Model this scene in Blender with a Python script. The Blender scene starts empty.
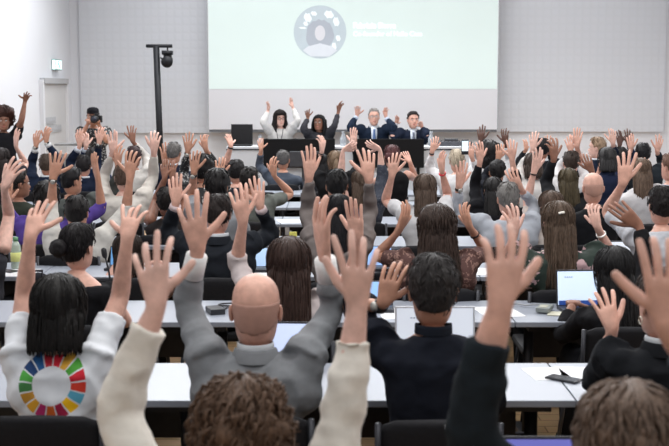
import bpy, bmesh, math, random
import numpy as np
from mathutils import Vector, Matrix
random.seed(7)
R = math.radians
sc = bpy.context.scene
COL = sc.collection

# ------------------------------------------------------------ camera, world, lights, exposure
F = 1137.0
CAM_H = 1.91
PITCH = R(6.67)
cam_d = bpy.data.cameras.new('camera')
cam = bpy.data.objects.new('camera', cam_d); COL.objects.link(cam)
cam.location = (0, 0, CAM_H)
cam.rotation_euler = (R(90) - PITCH, 0, 0)
cam_d.sensor_width = 36.0
cam_d.lens = F / 669.0 * 36.0
cam_d.clip_start = 0.05
cam_d.dof.use_dof = True
cam_d.dof.focus_distance = 8.8
cam_d.dof.aperture_fstop = 5.6
sc.camera = cam

world = bpy.data.worlds.new('room_air'); sc.world = world
world.use_nodes = True
world.node_tree.nodes['Background'].inputs[0].default_value = (0.93, 0.96, 1.0, 1)
world.node_tree.nodes['Background'].inputs[1].default_value = 0.15

def area(name, loc, sx, sy, power, rot=(0, 0, 0), col=(1.0, 0.98, 0.96)):
    l = bpy.data.lights.new(name, 'AREA'); l.shape = 'RECTANGLE'; l.size = sx; l.size_y = sy
    l.energy = power; l.color = col
    o = bpy.data.objects.new(name, l); COL.objects.link(o); o.location = loc; o.rotation_euler = rot
    return o
area('ceiling_light', (0.6, 5.0, 4.9), 7.0, 2.4, 235)
area('ceiling_light', (0.6, 10.0, 4.9), 7.0, 2.4, 235)
area('ceiling_light', (0.6, 15.0, 4.9), 7.5, 3.0, 165)
area('ceiling_light', (0.6, 0.5, 4.9), 7.5, 3.0, 140)
area('wall_fill', (0.6, 16.0, 5.3), 9.0, 0.6, 360, (R(-48), 0, 0), (.95, .97, 1))  # added fill light with no fixture, brightens the back wall
area('wall_fill', (-2.2, 13.0, 5.3), 0.6, 9.0, 125, (0, R(-42), 0), (.95, .97, 1))  # likewise an added fill, lifts the tone of the left wall

vs = sc.view_settings
vs.view_transform = 'Standard'; vs.look = 'None'; vs.gamma = 1; vs.exposure = 0.1
vs.use_curve_mapping = False

# ------------------------------------------------------------ helpers
def at(px, py, D):
    """world point seen at pixel (px,py) of the 669x446 frame at forward distance D"""
    x = (px - 334.5) / F; v = (223.0 - py) / F
    d = Vector((x, math.cos(PITCH) + v * math.sin(PITCH), -math.sin(PITCH) + v * math.cos(PITCH)))
    return Vector((0, 0, CAM_H)) + d * (D / d.y)

def srgb(c):
    return tuple(((v / 255.0 / 12.92) if v / 255.0 <= 0.04045 else ((v / 255.0 + 0.055) / 1.055) ** 2.4) for v in c)

MATS = {}
def mat(key, rgb, rough=0.6, metal=0.0, kind='plain', var=0.12, scale=30, bump=0.0, spec=0.5, emit=0.0):
    k = (key, rgb)
    if k in MATS: return MATS[k]
    m = bpy.data.materials.new(key); m.use_nodes = True
    nt = m.node_tree; b = nt.nodes['Principled BSDF']
    c = srgb(rgb)
    b.inputs['Roughness'].default_value = rough; b.inputs['Metallic'].default_value = metal
    b.inputs['Specular IOR Level'].default_value = spec
    tc = nt.nodes.new('ShaderNodeTexCoord'); n = nt.nodes.new('ShaderNodeTexNoise')
    n.inputs['Scale'].default_value = scale; n.inputs['Detail'].default_value = 4
    if kind == 'hair':
        mp = nt.nodes.new('ShaderNodeMapping'); mp.inputs['Scale'].default_value = (6, 6, 0.7)
        nt.links.new(tc.outputs['Object'], mp.inputs[0]); nt.links.new(mp.outputs[0], n.inputs['Vector'])
    elif kind == 'fabric':
        mp = nt.nodes.new('ShaderNodeMapping'); mp.inputs['Scale'].default_value = (1, 1, 1.6)
        nt.links.new(tc.outputs['Object'], mp.inputs[0]); nt.links.new(mp.outputs[0], n.inputs['Vector'])
    else:
        nt.links.new(tc.outputs['Object'], n.inputs['Vector'])
    cr = nt.nodes.new('ShaderNodeValToRGB')
    cr.color_ramp.elements[0].position = 0.3; cr.color_ramp.elements[1].position = 0.7
    cr.color_ramp.elements[0].color = (*[x * (1 - var) for x in c], 1)
    cr.color_ramp.elements[1].color = (*[min(1, x * (1 + var)) for x in c], 1)
    nt.links.new(n.outputs['Fac'], cr.inputs[0]); nt.links.new(cr.outputs[0], b.inputs['Base Color'])
    if bump:
        bp = nt.nodes.new('ShaderNodeBump'); bp.inputs['Strength'].default_value = bump; bp.inputs['Distance'].default_value = 0.01
        nt.links.new(n.outputs['Fac'], bp.inputs['Height']); nt.links.new(bp.outputs[0], b.inputs['Normal'])
    if emit:
        nt.links.new(cr.outputs[0], b.inputs['Emission Color']); b.inputs['Emission Strength'].default_value = emit
    if kind == 'fabric':
        b.inputs['Sheen Weight'].default_value = 0.0
    MATS[k] = m
    return m
def skin_m(rgb): return mat('skin', rgb, 0.48, 0, 'skin', 0.16, 26, 0.22, 0.4)
def hair_m(rgb): return mat('hair', tuple(int(v * .86) for v in rgb), 0.55, 0, 'hair', 0.5, 26, 0.4, 0.22)
def cloth_m(rgb): return mat('cloth', tuple(int(v * .88) for v in rgb), 0.9, 0, 'fabric', 0.10, 14, 0.3, 0.12)

def patterned(rgb, spots, scale, thr, key):
    """fabric with blotches of a second colour (flowers, dots)"""
    m = bpy.data.materials.new(key); m.use_nodes = True
    nt = m.node_tree; b = nt.nodes['Principled BSDF']; b.inputs['Roughness'].default_value = 0.85
    tc = nt.nodes.new('ShaderNodeTexCoord'); vo = nt.nodes.new('ShaderNodeTexVoronoi'); vo.inputs['Scale'].default_value = scale
    nz = nt.nodes.new('ShaderNodeTexNoise'); nz.inputs['Scale'].default_value = scale * 1.6
    mx = nt.nodes.new('ShaderNodeMixRGB'); mx.inputs[0].default_value = 0.12
    nt.links.new(tc.outputs['Object'], mx.inputs[1]); nt.links.new(nz.outputs['Color'], mx.inputs[2]); nt.links.new(tc.outputs['Object'], nz.inputs['Vector'])
    nt.links.new(mx.outputs[0], vo.inputs['Vector'])
    cr = nt.nodes.new('ShaderNodeValToRGB'); cr.color_ramp.interpolation = 'CONSTANT'
    cr.color_ramp.elements[0].color = (*srgb(spots), 1); cr.color_ramp.elements[0].position = 0
    cr.color_ramp.elements[1].color = (*srgb(rgb), 1); cr.color_ramp.elements[1].position = thr
    nt.links.new(vo.outputs['Distance'], cr.inputs[0]); nt.links.new(cr.outputs[0], b.inputs['Base Color'])
    return m

def tag(o, label=None, cat=None, group=None, kind=None):
    if label: o['label'] = label
    if cat: o['category'] = cat
    if group: o['group'] = group
    if kind: o['kind'] = kind
    return o

def empty(name, loc, rz=0):
    o = bpy.data.objects.new(name, None); COL.objects.link(o); o.location = loc; o.rotation_euler = (0, 0, rz)
    o.empty_display_size = 0.1
    return o

class MB:
    def __init__(s): s.v = []; s.f = []; s.n = 0
    def add(s, V, Fc):
        s.v.append(np.asarray(V, float).reshape(-1, 3)); k = s.n
        s.f.extend([tuple(i + k for i in f) for f in Fc]); s.n += len(s.v[-1]); return k
    def loft(s, rings, cap0=True, cap1=True):
        n = len(rings[0]); V = np.concatenate([np.asarray(r, float) for r in rings]); Fc = []
        for i in range(len(rings) - 1):
            a, b = i * n, (i + 1) * n
            for j in range(n):
                k = (j + 1) % n; Fc.append((a + j, a + k, b + k, b + j))
        if cap0: Fc.append(tuple(range(n))[::-1])
        if cap1: Fc.append(tuple(range((len(rings) - 1) * n, len(rings) * n)))
        return s.add(V, Fc)
    def tube(s, pts, rad, n=8, squash=1.0):
        pts = [Vector(p) for p in pts]
        if not hasattr(rad, '__len__'): rad = [rad] * len(pts)
        u = None; rings = []
        for i, p in enumerate(pts):
            t = (pts[min(i + 1, len(pts) - 1)] - pts[max(i - 1, 0)])
            t = t.normalized() if t.length > 1e-9 else Vector((0, 0, 1))
            if u is None: u = t.orthogonal().normalized()
            u = (u - t * u.dot(t)); u = u.normalized() if u.length > 1e-6 else t.orthogonal().normalized()
            w = t.cross(u)
            rings.append([p + u * math.cos(2 * math.pi * k / n) * rad[i] + w * math.sin(2 * math.pi * k / n) * rad[i] * squash for k in range(n)])
        return s.loft(rings)
    def box(s, c, h, rot=None):
        V = []
        for x in (-1, 1):
            for y in (-1, 1):
                for z in (-1, 1): V.append(Vector((x * h[0], y * h[1], z * h[2])))
        if rot is not None: V = [rot @ v for v in V]
        V = [v + Vector(c) for v in V]
        return s.add(V, [(0, 1, 3, 2), (4, 6, 7, 5), (0, 4, 5, 1), (2, 3, 7, 6), (0, 2, 6, 4), (1, 5, 7, 3)])
    def ball(s, c, r, nu=12, nv=8, M=None):
        rx, ry, rz = r if hasattr(r, '__len__') else (r, r, r)
        rings = []
        for i in range(1, nv):
            ph = math.pi * i / nv
            ring = [Vector((rx * math.sin(ph) * math.cos(2 * math.pi * j / nu), ry * math.sin(ph) * math.sin(2 * math.pi * j / nu), -rz * math.cos(ph))) for j in range(nu)]
            if M is not None: ring = [M @ v for v in ring]
            rings.append([v + Vector(c) for v in ring])
        return s.loft(rings)
    def build(s, name, m, parent=None, smooth=True, bevel=0, sub=0, mats=None):
        me = bpy.data.meshes.new(name)
        V = np.concatenate(s.v) if s.v else np.zeros((0, 3))
        me.from_pydata(V.tolist(), [], s.f)
        bm = bmesh.new(); bm.from_mesh(me); bmesh.ops.recalc_face_normals(bm, faces=bm.faces); bm.to_mesh(me); bm.free()
        for mm in (mats or [m]): me.materials.append(mm)
        if smooth: me.polygons.foreach_set('use_smooth', [True] * len(me.polygons))
        o = bpy.data.objects.new(name, me); COL.objects.link(o)
        if parent is not None: o.parent = parent
        if bevel:
            b = o.modifiers.new('b', 'BEVEL'); b.width = bevel; b.segments = 2; b.limit_method = 'ANGLE'
        if sub:
            b = o.modifiers.new('s', 'SUBSURF'); b.levels = sub; b.render_levels = sub
        return o

def copy_tree(o, parent=None):
    c = o.copy(); COL.objects.link(c)
    if parent is not None: c.parent = parent
    for ch in [x for x in o.children]: copy_tree(ch, c)
    return c

ORD = ['nearest', 'second', 'third', 'fourth', 'fifth', 'sixth', 'seventh', 'eighth', 'farthest']

# ------------------------------------------------------------ the room
def wall_material(name, rgb):
    return mat(name, rgb, 0.8, 0, 'plain', 0.015, 2, 0.02, 0.2)
white_wall = wall_material('painted_wall', (220, 222, 227))

def grid_material():
    m = bpy.data.materials.new('perforated_panel'); m.use_nodes = True
    nt = m.node_tree; b = nt.nodes['Principled BSDF']; b.inputs['Roughness'].default_value = 0.75
    tc = nt.nodes.new('ShaderNodeTexCoord'); sx = nt.nodes.new('ShaderNodeSeparateXYZ')
    nt.links.new(tc.outputs['Object'], sx.inputs[0])
    def stripe(o):
        a = nt.nodes.new('ShaderNodeMath'); a.operation = 'MULTIPLY'; a.inputs[1].default_value = 1 / 0.125
        f = nt.nodes.new('ShaderNodeMath'); f.operation = 'FRACT'
        g = nt.nodes.new('ShaderNodeMapRange'); g.inputs['From Min'].default_value = 0.0; g.inputs['From Max'].default_value = 0.28
        pp = nt.nodes.new('ShaderNodeMath'); pp.operation = 'PINGPONG'; pp.inputs[1].default_value = 0.5
        nt.links.new(o, a.inputs[0]); nt.links.new(a.outputs[0], f.inputs[0]); nt.links.new(f.outputs[0], pp.inputs[0]); nt.links.new(pp.outputs[0], g.inputs['Value'])
        return g.outputs[0]
    mn = nt.nodes.new('ShaderNodeMath'); mn.operation = 'MULTIPLY'
    nt.links.new(stripe(sx.outputs['X']), mn.inputs[0]); nt.links.new(stripe(sx.outputs['Z']), mn.inputs[1])
    cr = nt.nodes.new('ShaderNodeMixRGB')
    cr.inputs[1].default_value = (*srgb((206, 209, 215)), 1); cr.inputs[2].default_value = (*srgb((208, 211, 217)), 1)
    nt.links.new(mn.outputs[0], cr.inputs[0]); nt.links.new(cr.outputs[0], b.inputs['Base Color'])
    bp = nt.nodes.new('ShaderNodeBump'); bp.inputs['Strength'].default_value = 0.2; bp.inputs['Distance'].default_value = 0.01
    nt.links.new(mn.outputs[0], bp.inputs['Height']); nt.links.new(bp.outputs[0], b.inputs['Normal'])
    return m

def floor_material():
    m = bpy.data.materials.new('oak_parquet'); m.use_nodes = True
    nt = m.node_tree; b = nt.nodes['Principled BSDF']; b.inputs['Roughness'].default_value = 0.45
    tc = nt.nodes.new('ShaderNodeTexCoord'); br = nt.nodes.new('ShaderNodeTexBrick')
    br.inputs['Scale'].default_value = 1.0; br.inputs['Brick Width'].default_value = 1.1; br.inputs['Row Height'].default_value = 0.12
    br.inputs['Mortar Size'].default_value = 0.004
    br.inputs['Color1'].default_value = (*srgb((206, 172, 130)), 1); br.inputs['Color2'].default_value = (*srgb((188, 152, 110)), 1)
    br.inputs['Mortar'].default_value = (*srgb((120, 92, 62)), 1)
    n = nt.nodes.new('ShaderNodeTexNoise'); n.inputs['Scale'].default_value = 6
    mp = nt.nodes.new('ShaderNodeMapping'); mp.inputs['Scale'].default_value = (1, 14, 1)
    nt.links.new(tc.outputs['Object'], mp.inputs[0]); nt.links.new(mp.outputs[0], n.inputs['Vector'])
    mx = nt.nodes.new('ShaderNodeMixRGB'); mx.blend_type = 'MULTIPLY'; mx.inputs[0].default_value = 0.35
    nt.links.new(tc.outputs['Object'], br.inputs['Vector']); nt.links.new(br.outputs['Color'], mx.inputs[1]); nt.links.new(n.outputs['Color'], mx.inputs[2])
    nt.links.new(mx.outputs[0], b.inputs['Base Color'])
    return m

XL, XR, YB = -4.25, 5.55, 18.5
def slab(name, c, h, m, bevel=0, parent=None, kind='structure'):
    b = MB(); b.box((0, 0, 0), h); o = b.build(name, m, parent, smooth=False, bevel=bevel); o.location = c
    if kind: tag(o, kind=kind)
    return o
slab('floor', (0.65, 8.6, -0.05), (5.2, 10.2, 0.05), floor_material())
slab('wall_back', (0.65, YB + 0.1, 2.6), (5.0, 0.1, 2.6), white_wall)
slab('wall_left', (XL - 0.1, 8.6, 2.6), (0.1, 10.0, 2.6), white_wall)
slab('wall_right', (XR + 0.1, 8.6, 2.6), (0.1, 10.0, 2.6), white_wall)
gm = grid_material()
slab('trim_1', ((XL + 0.16 - 0.55) / 2 + 0.0, YB - 0.03, 3.19), ((-0.55 - XL - 0.16) / 2, 0.03, 1.97), gm)
slab('trim_2', ((0.6 + 5.32) / 2, YB - 0.03, 3.21), ((5.32 - 0.6) / 2, 0.03, 1.97), gm)
slab('trim_3', (0.02, YB - 0.02, 3.2), (0.56, 0.02, 1.97), white_wall)
slab('baseboard_back', (0.65, YB - 0.015, 0.06), (4.9, 0.015, 0.06), wall_material('baseboard', (180, 182, 186)))
slab('baseboard_left', (XL + 0.015, 7.5, 0.06), (0.015, 8.6, 0.06), wall_material('baseboard', (180, 182, 186)))
# the side door, seen edge-on along the left wall
d0, d1 = 16.55, 17.95
doorm = wall_material('door_panel', (203, 203, 204)); framem = wall_material('door_frame', (218, 219, 223))
dr = slab('door_1', (XL + 0.012, (d0 + d1) / 2, 1.0), (0.012, (d1 - d0) / 2, 1.0), doorm)
for yy in (d0 - 0.05, d1 + 0.05):
    b = MB(); b.box((0.02, yy - (d0 + d1) / 2, 0.03), (0.03, 0.045, 1.03)); b.build('door_frame', framem, dr, smooth=False)
b = MB(); b.box((0.02, 0, 1.045), (0.045, 0.74, 0.04)); b.build('door_lintel', wall_material('lintel', (176, 177, 180)), dr, smooth=False)
b = MB(); b.box((0.02, -0.62, 0.05), (0.02, 0.02, 0.02)); b.tube([(0.05, -0.62, 0.05), (0.05, -0.5, 0.05)], 0.01); b.build('door_handle', mat('steel', (150, 150, 152), 0.3, 1.0), dr)
for (yy, zz, hh) in ((16.95, 1.46, 0.3), (17.25, 1.33, 0.34)):
    b = MB(); b.box((0, 0, 0), (0.006, hh, 0.05)); b.box((0.007, 0, -0.01), (0.002, hh * 0.9, 0.012))
    o = b.build('notice', mat('notice_paper', (176, 178, 182), 0.7), dr, smooth=False); o.location = (0.02, yy - (d0 + d1) / 2, zz - 1.0)
# exit sign
er = empty('exit_sign', (XL + 0.04, 17.4, 2.29))
b = MB(); b.box((0, 0, 0), (0.03, 0.18, 0.08)); b.build('housing', mat('sign_housing', (120, 150, 148), 0.5), er, smooth=False, bevel=0.005)
b = MB(); b.box((0.032, 0, 0), (0.002, 0.16, 0.066)); b.box((0, -0.182, 0), (0.024, 0.002, 0.07)); b.build('lit_panel', mat('lit_panel', (214, 255, 244), 0.4, emit=1.1), er, smooth=False)
b = MB()
b.tube([(0.036, -0.1, 0.0), (0.036, -0.04, 0.02), (0.036, 0.0, -0.01), (0.036, 0.05, -0.045)], 0.008, 5); b.ball((0.036, -0.03, 0.045), 0.012, 6, 4)
b.build('running_figure', mat('sign_green', (90, 190, 160), 0.5), er)
tag(er, 'small glowing green exit sign on the left wall above the door', 'exit sign')

# ------------------------------------------------------------ projection screen
SX0, SX1 = (209 - 334.5) / F * 18.1 , (497 - 334.5) / F * 18.1
sr = empty('projection_screen', ((SX0 + SX1) / 2, 18.2, 0))
sw = (SX1 - SX0) / 2
def scr_z(py): return at(334, py, 18.15).z
zb, zs = scr_z(129.5), scr_z(89)
b = MB(); b.box((0, 0, (zb + 4.9) / 2), (sw, 0.05, (4.9 - zb) / 2)); b.build('screen_surface', mat('screen_cloth', (214, 214, 218), 0.8, 0, 'plain', 0.01, 2, 0, 0.1), sr, smooth=False)
b = MB(); b.box((0, 0.02, zb - 0.02), (sw, 0.05, 0.022)); b.build('bottom_bar', mat('screen_bar', (120, 124, 130), 0.5), sr, smooth=False, bevel=0.004)
b = MB()
for s in (-1, 1): b.box((s * (sw + 0.006), 0.0, (zb + 4.9) / 2), (0.006, 0.052, (4.9 - zb) / 2))
b.build('screen_border', mat('screen_bar', (160, 163, 168), 0.5), sr, smooth=False)
slide = mat('slide_mint', (200, 213, 210), 0.8, 0, 'plain', 0.015, 0.8, 0, 0.1, emit=0.34)
b = MB(); b.box((0, -0.053, (zs + 4.9) / 2), (sw - 0.01, 0.002, (4.9 - zs) / 2)); b.build('projected_slide', slide, sr, smooth=False)
def scr_pt(px, py): p = at(px, py, 18.14); return p.x - (SX0 + SX1) / 2, p.z
cx, cz = scr_pt(320, 32); rr = 26 / F * 18.14
def disc(name, pts, m, y):
    b = MB(); n = len(pts)
    V = [(p[0], y, p[1]) for p in pts] + [(p[0], y + 0.002, p[1]) for p in pts]
    b.add(V, [tuple(range(n)), tuple(range(n, 2 * n))[::-1]] + [(i, (i + 1) % n, n + (i + 1) % n, n + i) for i in range(n)])
    return b.build(name, m, sr, smooth=False)
def ell(cx, cz, rx, rz, n=36, j=0): return [(cx + rx * math.cos(2 * math.pi * k / n) * (1 + j * math.sin(k * 5.3)), cz + rz * math.sin(2 * math.pi * k / n) * (1 + j * math.cos(k * 3.1))) for k in range(n)]
def em(key, rgb, e=0.34): return mat(key, tuple(int(v * .93) for v in rgb), 0.8, 0, 'plain', 0.02, 8, 0, 0.1, emit=e)
disc('portrait_disc', ell(cx, cz, rr, rr), em('slide_grey', (190, 202, 208)), -0.058)
q = rr / 26
for (x, y, rx, ry) in ((-12, 14, 5, 6), (-6, 18, 4, 3), (9, 17, 6, 5), (16, 10, 4, 6), (18, -6, 3, 4), (-17, 4, 5, 1.3), (14, -14, 3, 5), (-14, 8, 3, 3)):
    disc('portrait_highlight', ell(cx + x * q, cz + y * q, rx * q * .75, ry * q * .75, 12, 0.2), em('slide_white', (236, 244, 246)), -0.0605)
disc('portrait_hair', ell(cx, cz - 3 * q, 14 * q, 15 * q, 30, 0.05), em('slide_mauve', (174, 180, 190)), -0.063)
disc('portrait_shoulders', [(cx - 17 * q, cz - 18 * q), (cx - 12 * q, cz - 14 * q), (cx, cz - 11 * q), (cx + 12 * q, cz - 14 * q), (cx + 17 * q, cz - 18 * q), (cx + 9 * q, cz - 24 * q), (cx - 9 * q, cz - 24 * q)], em('slide_light', (214, 220, 226)), -0.0655)
disc('portrait_face', ell(cx, cz - 1 * q, 5.2 * q, 7.5 * q, 20), em('slide_face', (214, 214, 220)), -0.068)
def text(name, body, x, z, size, m, parent, y=-0.06, rot=(R(90), 0, 0), bold=0.0, ext=0.001, align='LEFT'):
    cu = bpy.data.curves.new('t', 'FONT'); cu.body = body; cu.size = size; cu.extrude = ext; cu.offset = bold; cu.align_x = align
    to = bpy.data.objects.new('t', cu); COL.objects.link(to)
    bpy.context.view_layer.update()
    me = bpy.data.meshes.new_from_object(to.evaluated_get(bpy.context.evaluated_depsgraph_get()))
    bpy.data.objects.remove(to); me.materials.clear(); me.materials.append(m)
    o = bpy.data.objects.new(name, me); COL.objects.link(o); o.parent = parent; o.location = (x, y, z); o.rotation_euler = rot
    return o
tw = mat('slide_letter', (240, 244, 243), 0.8, emit=0.6)
x, z = scr_pt(353, 28); text('name_line', 'Fabrizia Sierra', x, z, 0.118, tw, sr, bold=0.003)
x, z = scr_pt(353, 36); text('role_line', 'Co-founder of Hallo Casa', x, z, 0.104, tw, sr, bold=0.0)
tag(sr, 'large projection screen with pale mint slide, round portrait and white words', 'projection screen')

# ------------------------------------------------------------ lighting stand
sp = at(161, 130, 17.2); ROOTX = sp.x
ls = empty('lighting_stand', (ROOTX, 17.2, 0))
blk = mat('black_metal', (30, 31, 36), 0.5, 0.3)
ztop = at(157, 46, 17.2).z
b = MB(); b.tube([(0, 0, 0.25), (-0.05, 0, ztop)], 0.048, 12); b.build('pole', blk, ls)
b = MB(); b.tube([(-0.2, 0, ztop), (0.19, 0, ztop)], 0.026, 8); b.build('crossbar', blk, ls)
for k in range(3):
    a = k * 2.1 + 0.4; b = MB(); b.tube([(0, 0, 0.6), (0.45 * math.cos(a), 0.45 * math.sin(a), 0.02)], 0.018, 8); b.build('leg', blk, ls)
b = MB(); b.tube([(0.12, 0, ztop - 0.02), (0.12, 0, ztop - 0.08)], 0.012); b.box((0.12, -0.02, ztop - 0.10), (0.075, 0.08, 0.03))
b.tube([(0.12, 0, ztop - 0.1), (0.12, -0.01, ztop - 0.18)], 0.062, 12); b.tube([(0.12, 0.06, ztop - 0.2), (0.12, -0.1, ztop - 0.24)], [0.07, 0.088], 14); b.tube([(0.05, 0, ztop - 0.2), (0.01, 0, ztop - 0.17)], 0.012)
sh = b.build('spotlight', blk, ls)
b = MB(); b.ball((0.12, -0.085, ztop - 0.185), (0.03, 0.02, 0.02)); b.build('lens', mat('glass_lens', (225, 230, 235), 0.15), sh)
tag(ls, 'tall black stand with crossbar and small spotlight left of the screen', 'light stand')

# ------------------------------------------------------------ hands and arms
def hand_mesh(curl=0.25, splay=1.0, thumb=1.0, rnd=None):
    """right hand, wrist at origin, fingers +z, palm facing +y, thumb on -x"""
    V = []; Fc = []
    rz = [0.0, 0.030, 0.060]; rw = [0.0245, 0.031, 0.037]; rt = [0.0175, 0.015, 0.013]
    kz = [.089, .097, .095, .089, .077]; cols = [-1, -.5, 0, .5, 1]
    def idx(r, c, b): return (r * 5 + c) * 2 + b
    for r in range(4):
        for c in range(5):
            for b in range(2):
                if r < 3:
                    bul = (1 - cols[c] ** 2) * 0.3 + 0.7
                    V.append([rw[r] * cols[c], (-1, 1)[b] * rt[r] * bul, rz[r]])
                else: V.append([0.0405 * cols[c], (-1, 1)[b] * 0.0115, kz[c]])
    for r in range(3):
        for c in range(4):
            Fc.append((idx(r, c, 0), idx(r, c + 1, 0), idx(r + 1, c + 1, 0), idx(r + 1, c, 0)))
            Fc.append((idx(r, c, 1), idx(r + 1, c, 1), idx(r + 1, c + 1, 1), idx(r, c + 1, 1)))
        if r != 1: Fc.append((idx(r, 0, 0), idx(r + 1, 0, 0), idx(r + 1, 0, 1), idx(r, 0, 1)))
        Fc.append((idx(r, 4, 0), idx(r, 4, 1), idx(r + 1, 4, 1), idx(r + 1, 4, 0)))
    def chain(base, c0, dirs, lens, ws, ts, u0):
        nonlocal V, Fc
        prev = base; p = Vector(c0)
        for d, L, w, t in zip(dirs, lens, ws, ts):
            d = Vector(d).normalized(); p = p + d * L
            u = (Vector(u0) - d * d.dot(Vector(u0))).normalized(); n = u.cross(d) * -1
            if n.y < 0: n = -n
            k = len(V)
            V += [list(p - u * w - n * t), list(p + u * w - n * t), list(p + u * w + n * t), list(p - u * w + n * t)]
            for a in range(4):
                b2 = (a + 1) % 4; Fc.append((prev[a], prev[b2], k + b2, k + a))
            prev = [k, k + 1, k + 2, k + 3]
        Fc.append(tuple(prev))
    FL = [.076, .084, .078, .061]; SP = [-.20, -.055, .085, .25]
    for f in range(4):
        base = [idx(3, f, 0), idx(3, f + 1, 0), idx(3, f + 1, 1), idx(3, f, 1)]
        c0 = np.mean([V[i] for i in base], axis=0)
        cu = curl * (1 + 0.25 * (f - 1.5) * 0.4) + (rnd.uniform(-.1, .2) if rnd else 0); spx = SP[f] * splay + (rnd.uniform(-.05, .05) if rnd else 0)
        def dd(a): return (math.sin(spx) * math.cos(a), math.sin(a), math.cos(spx) * math.cos(a))
        L = FL[f]; w = .0098 if f < 3 else .0087
        chain(base, c0, [dd(cu * .4), dd(cu * .5), dd(cu * 1.4), dd(cu * 2.0), dd(cu * 2.2)],
              [.012, L * .40, L * .33, L * .24, L * .06], [w * .95, w * 1.0, w * .95, w * .85, w * .5], [w * .95, w * .93, w * .88, w * .75, w * .45], (1, 0, 0) if True else 0)
    base = [idx(2, 0, 0), idx(1, 0, 0), idx(1, 0, 1), idx(2, 0, 1)]
    base = [base[1], base[0], base[3], base[2]]
    a = 0.35 + 0.45 * thumb
    d1 = (-math.sin(a), .35, math.cos(a)); a2 = a * 0.95; d2 = (-math.sin(a2), .22, math.cos(a2)); a3 = a * .8; d3 = (-math.sin(a3), .25, math.cos(a3))
    chain(base, (-.034, 0.004, .044), [d1, d1, d2, d3, d3], [.018, .022, .026, .022, .007], [.0155, .0125, .0115, .0105, .006], [.0125, .0115, .0105, .009, .005], (math.cos(a), 0, math.sin(a)))
    ring = [idx(0, c, 0) for c in range(5)] + [idx(0, c, 1) for c in range(4, -1, -1)]
    return np.array(V), Fc, ring

def arm_path(S, E, W, n1=5, n2=7):
    """centres from shoulder to wrist with a rounded elbow, and cumulative fraction (0 shoulder, .53 elbow, 1 wrist)"""
    pts = []; fr = []
    a, b = S.lerp(E, .86), E.lerp(W, .14)
    for i in range(n1): t = i / n1; pts.append(S.lerp(a, t)); fr.append(.5 * .86 * t)
    for i in range(4):
        t = i / 3; pts.append(a.lerp(E, t).lerp(E.lerp(b, t), t)); fr.append(.43 + .14 * t)
    for i in range(1, n2 + 1): t = i / n2; pts.append(b.lerp(W, t)); fr.append(.57 + .43 * t)
    return pts, fr
ARM_R = ([0, .12, .3, .46, .52, .6, .68, .8, .92, 1.0], [.054, .051, .044, .038, .0375, .038, .0355, .030, .0255, .0235])
def arm_r(f): return float(np.interp(f, *ARM_R))

def solve_ik(S, W, L1, L2, hint):
    d = (W - S); dist = d.length
    k = max(1.0, dist / ((L1 + L2) * .995)); L1 *= k; L2 *= k
    dn = d.normalized(); a = (L1 ** 2 - L2 ** 2 + dist ** 2) / (2 * dist)
    h = math.sqrt(max(0, L1 ** 2 - a ** 2))
    hp = hint - dn * hint.dot(dn); hp = hp.normalized() if hp.length > 1e-5 else dn.orthogonal().normalized()
    return S + dn * a + hp * h

# ------------------------------------------------------------ heads
HZ = [-.118, -.112, -.098, -.080, -.060, -.045, -.03, -.015, 0, .015, .03, .045, .06, .075, .088, .1, .109, .115, .1185]
HA = [.030, .044, .055, .062, .066, .069, .071, .073, .0745, .0755, .076, .0755, .073, .068, .061, .050, .037, .022, .006]
HF = [.062, .078, .086, .089, .089, .089, .088, .088, .087, .087, .087, .085, .081, .074, .064, .049, .034, .018, .004]
HB = [.040, .046, .058, .070, .080, .087, .092, .096, .099, .1, .1, .098, .093, .086, .076, .062, .045, .027, .008]
def head_pt(z, th):
    """head surface: th=0 front (+y), local head coordinates"""
    a = np.interp(z, HZ, HA); f = np.interp(z, HZ, HF); bk = np.interp(z, HZ, HB)
    s, c = math.sin(th), math.cos(th)
    x = a * s; y = (f if c > 0 else bk) * c
    if c > 0:
        def g(x0, z0, sx, sz): return math.exp(-((x - x0) / sx) ** 2 - ((z - z0) / sz) ** 2)
        y += .024 * g(0, -.032, .012, .014) + .012 * g(0, -.008, .009, .022)
        y -= .012 * (g(.031, .006, .016, .012) + g(-.031, .006, .016, .012))
        y += .004 * (g(.03, .028, .025, .008) + g(-.03, .028, .025, .008))
        y += .006 * g(0, -.060, .024, .005) + .006 * g(0, -.070, .02, .005) - .004 * g(0, -.065, .022, .002)
        y += .006 * g(0, -.1, .02, .012)
    return Vector((x, y, z))

def nz(p, sc_, seed=0):
    from mathutils import noise
    return noise.noise(Vector((p[0] * sc_ + seed * 7.1, p[1] * sc_ + seed * 3.3, p[2] * sc_)))

HAIR = {  # thickness, lumpiness, noise scale, long length, front hairline z, nape z, wave
    'short': (.009, .005, 30, 0, .068, -.075, 0), 'crop': (.006, .002, 40, 0, .07, -.07, 0), 'fringe': (.0012, .0004, 60, 0, .35, -.07, 0),
    'curly': (.030, .017, 28, 0, .06, -.09, 1), 'afro': (.062, .022, 22, 0, .05, -.10, 1),
    'wavy': (.026, .013, 20, .36, .06, -.09, .6), 'long': (.010, .003, 25, .34, .06, -.09, .1), 'bob': (.018, .004, 25, .115, .06, -.09, .1),
    'bun': (.010, .003, 30, 0, .068, -.085, 0), 'ponytail': (.011, .003, 30, .30, .068, -.085, .2), 'mop': (.022, .010, 26, 0, .045, -.085, .3),
}
def hairline(th, fr, nape):
    a = abs(math.degrees(math.atan2(math.sin(th), math.cos(th))))
    return float(np.interp(a, [0, 40, 62, 78, 98, 112, 135, 180], [fr, fr - .004, .045, -.008, -.002, -.045, nape + .01, nape]))

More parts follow.
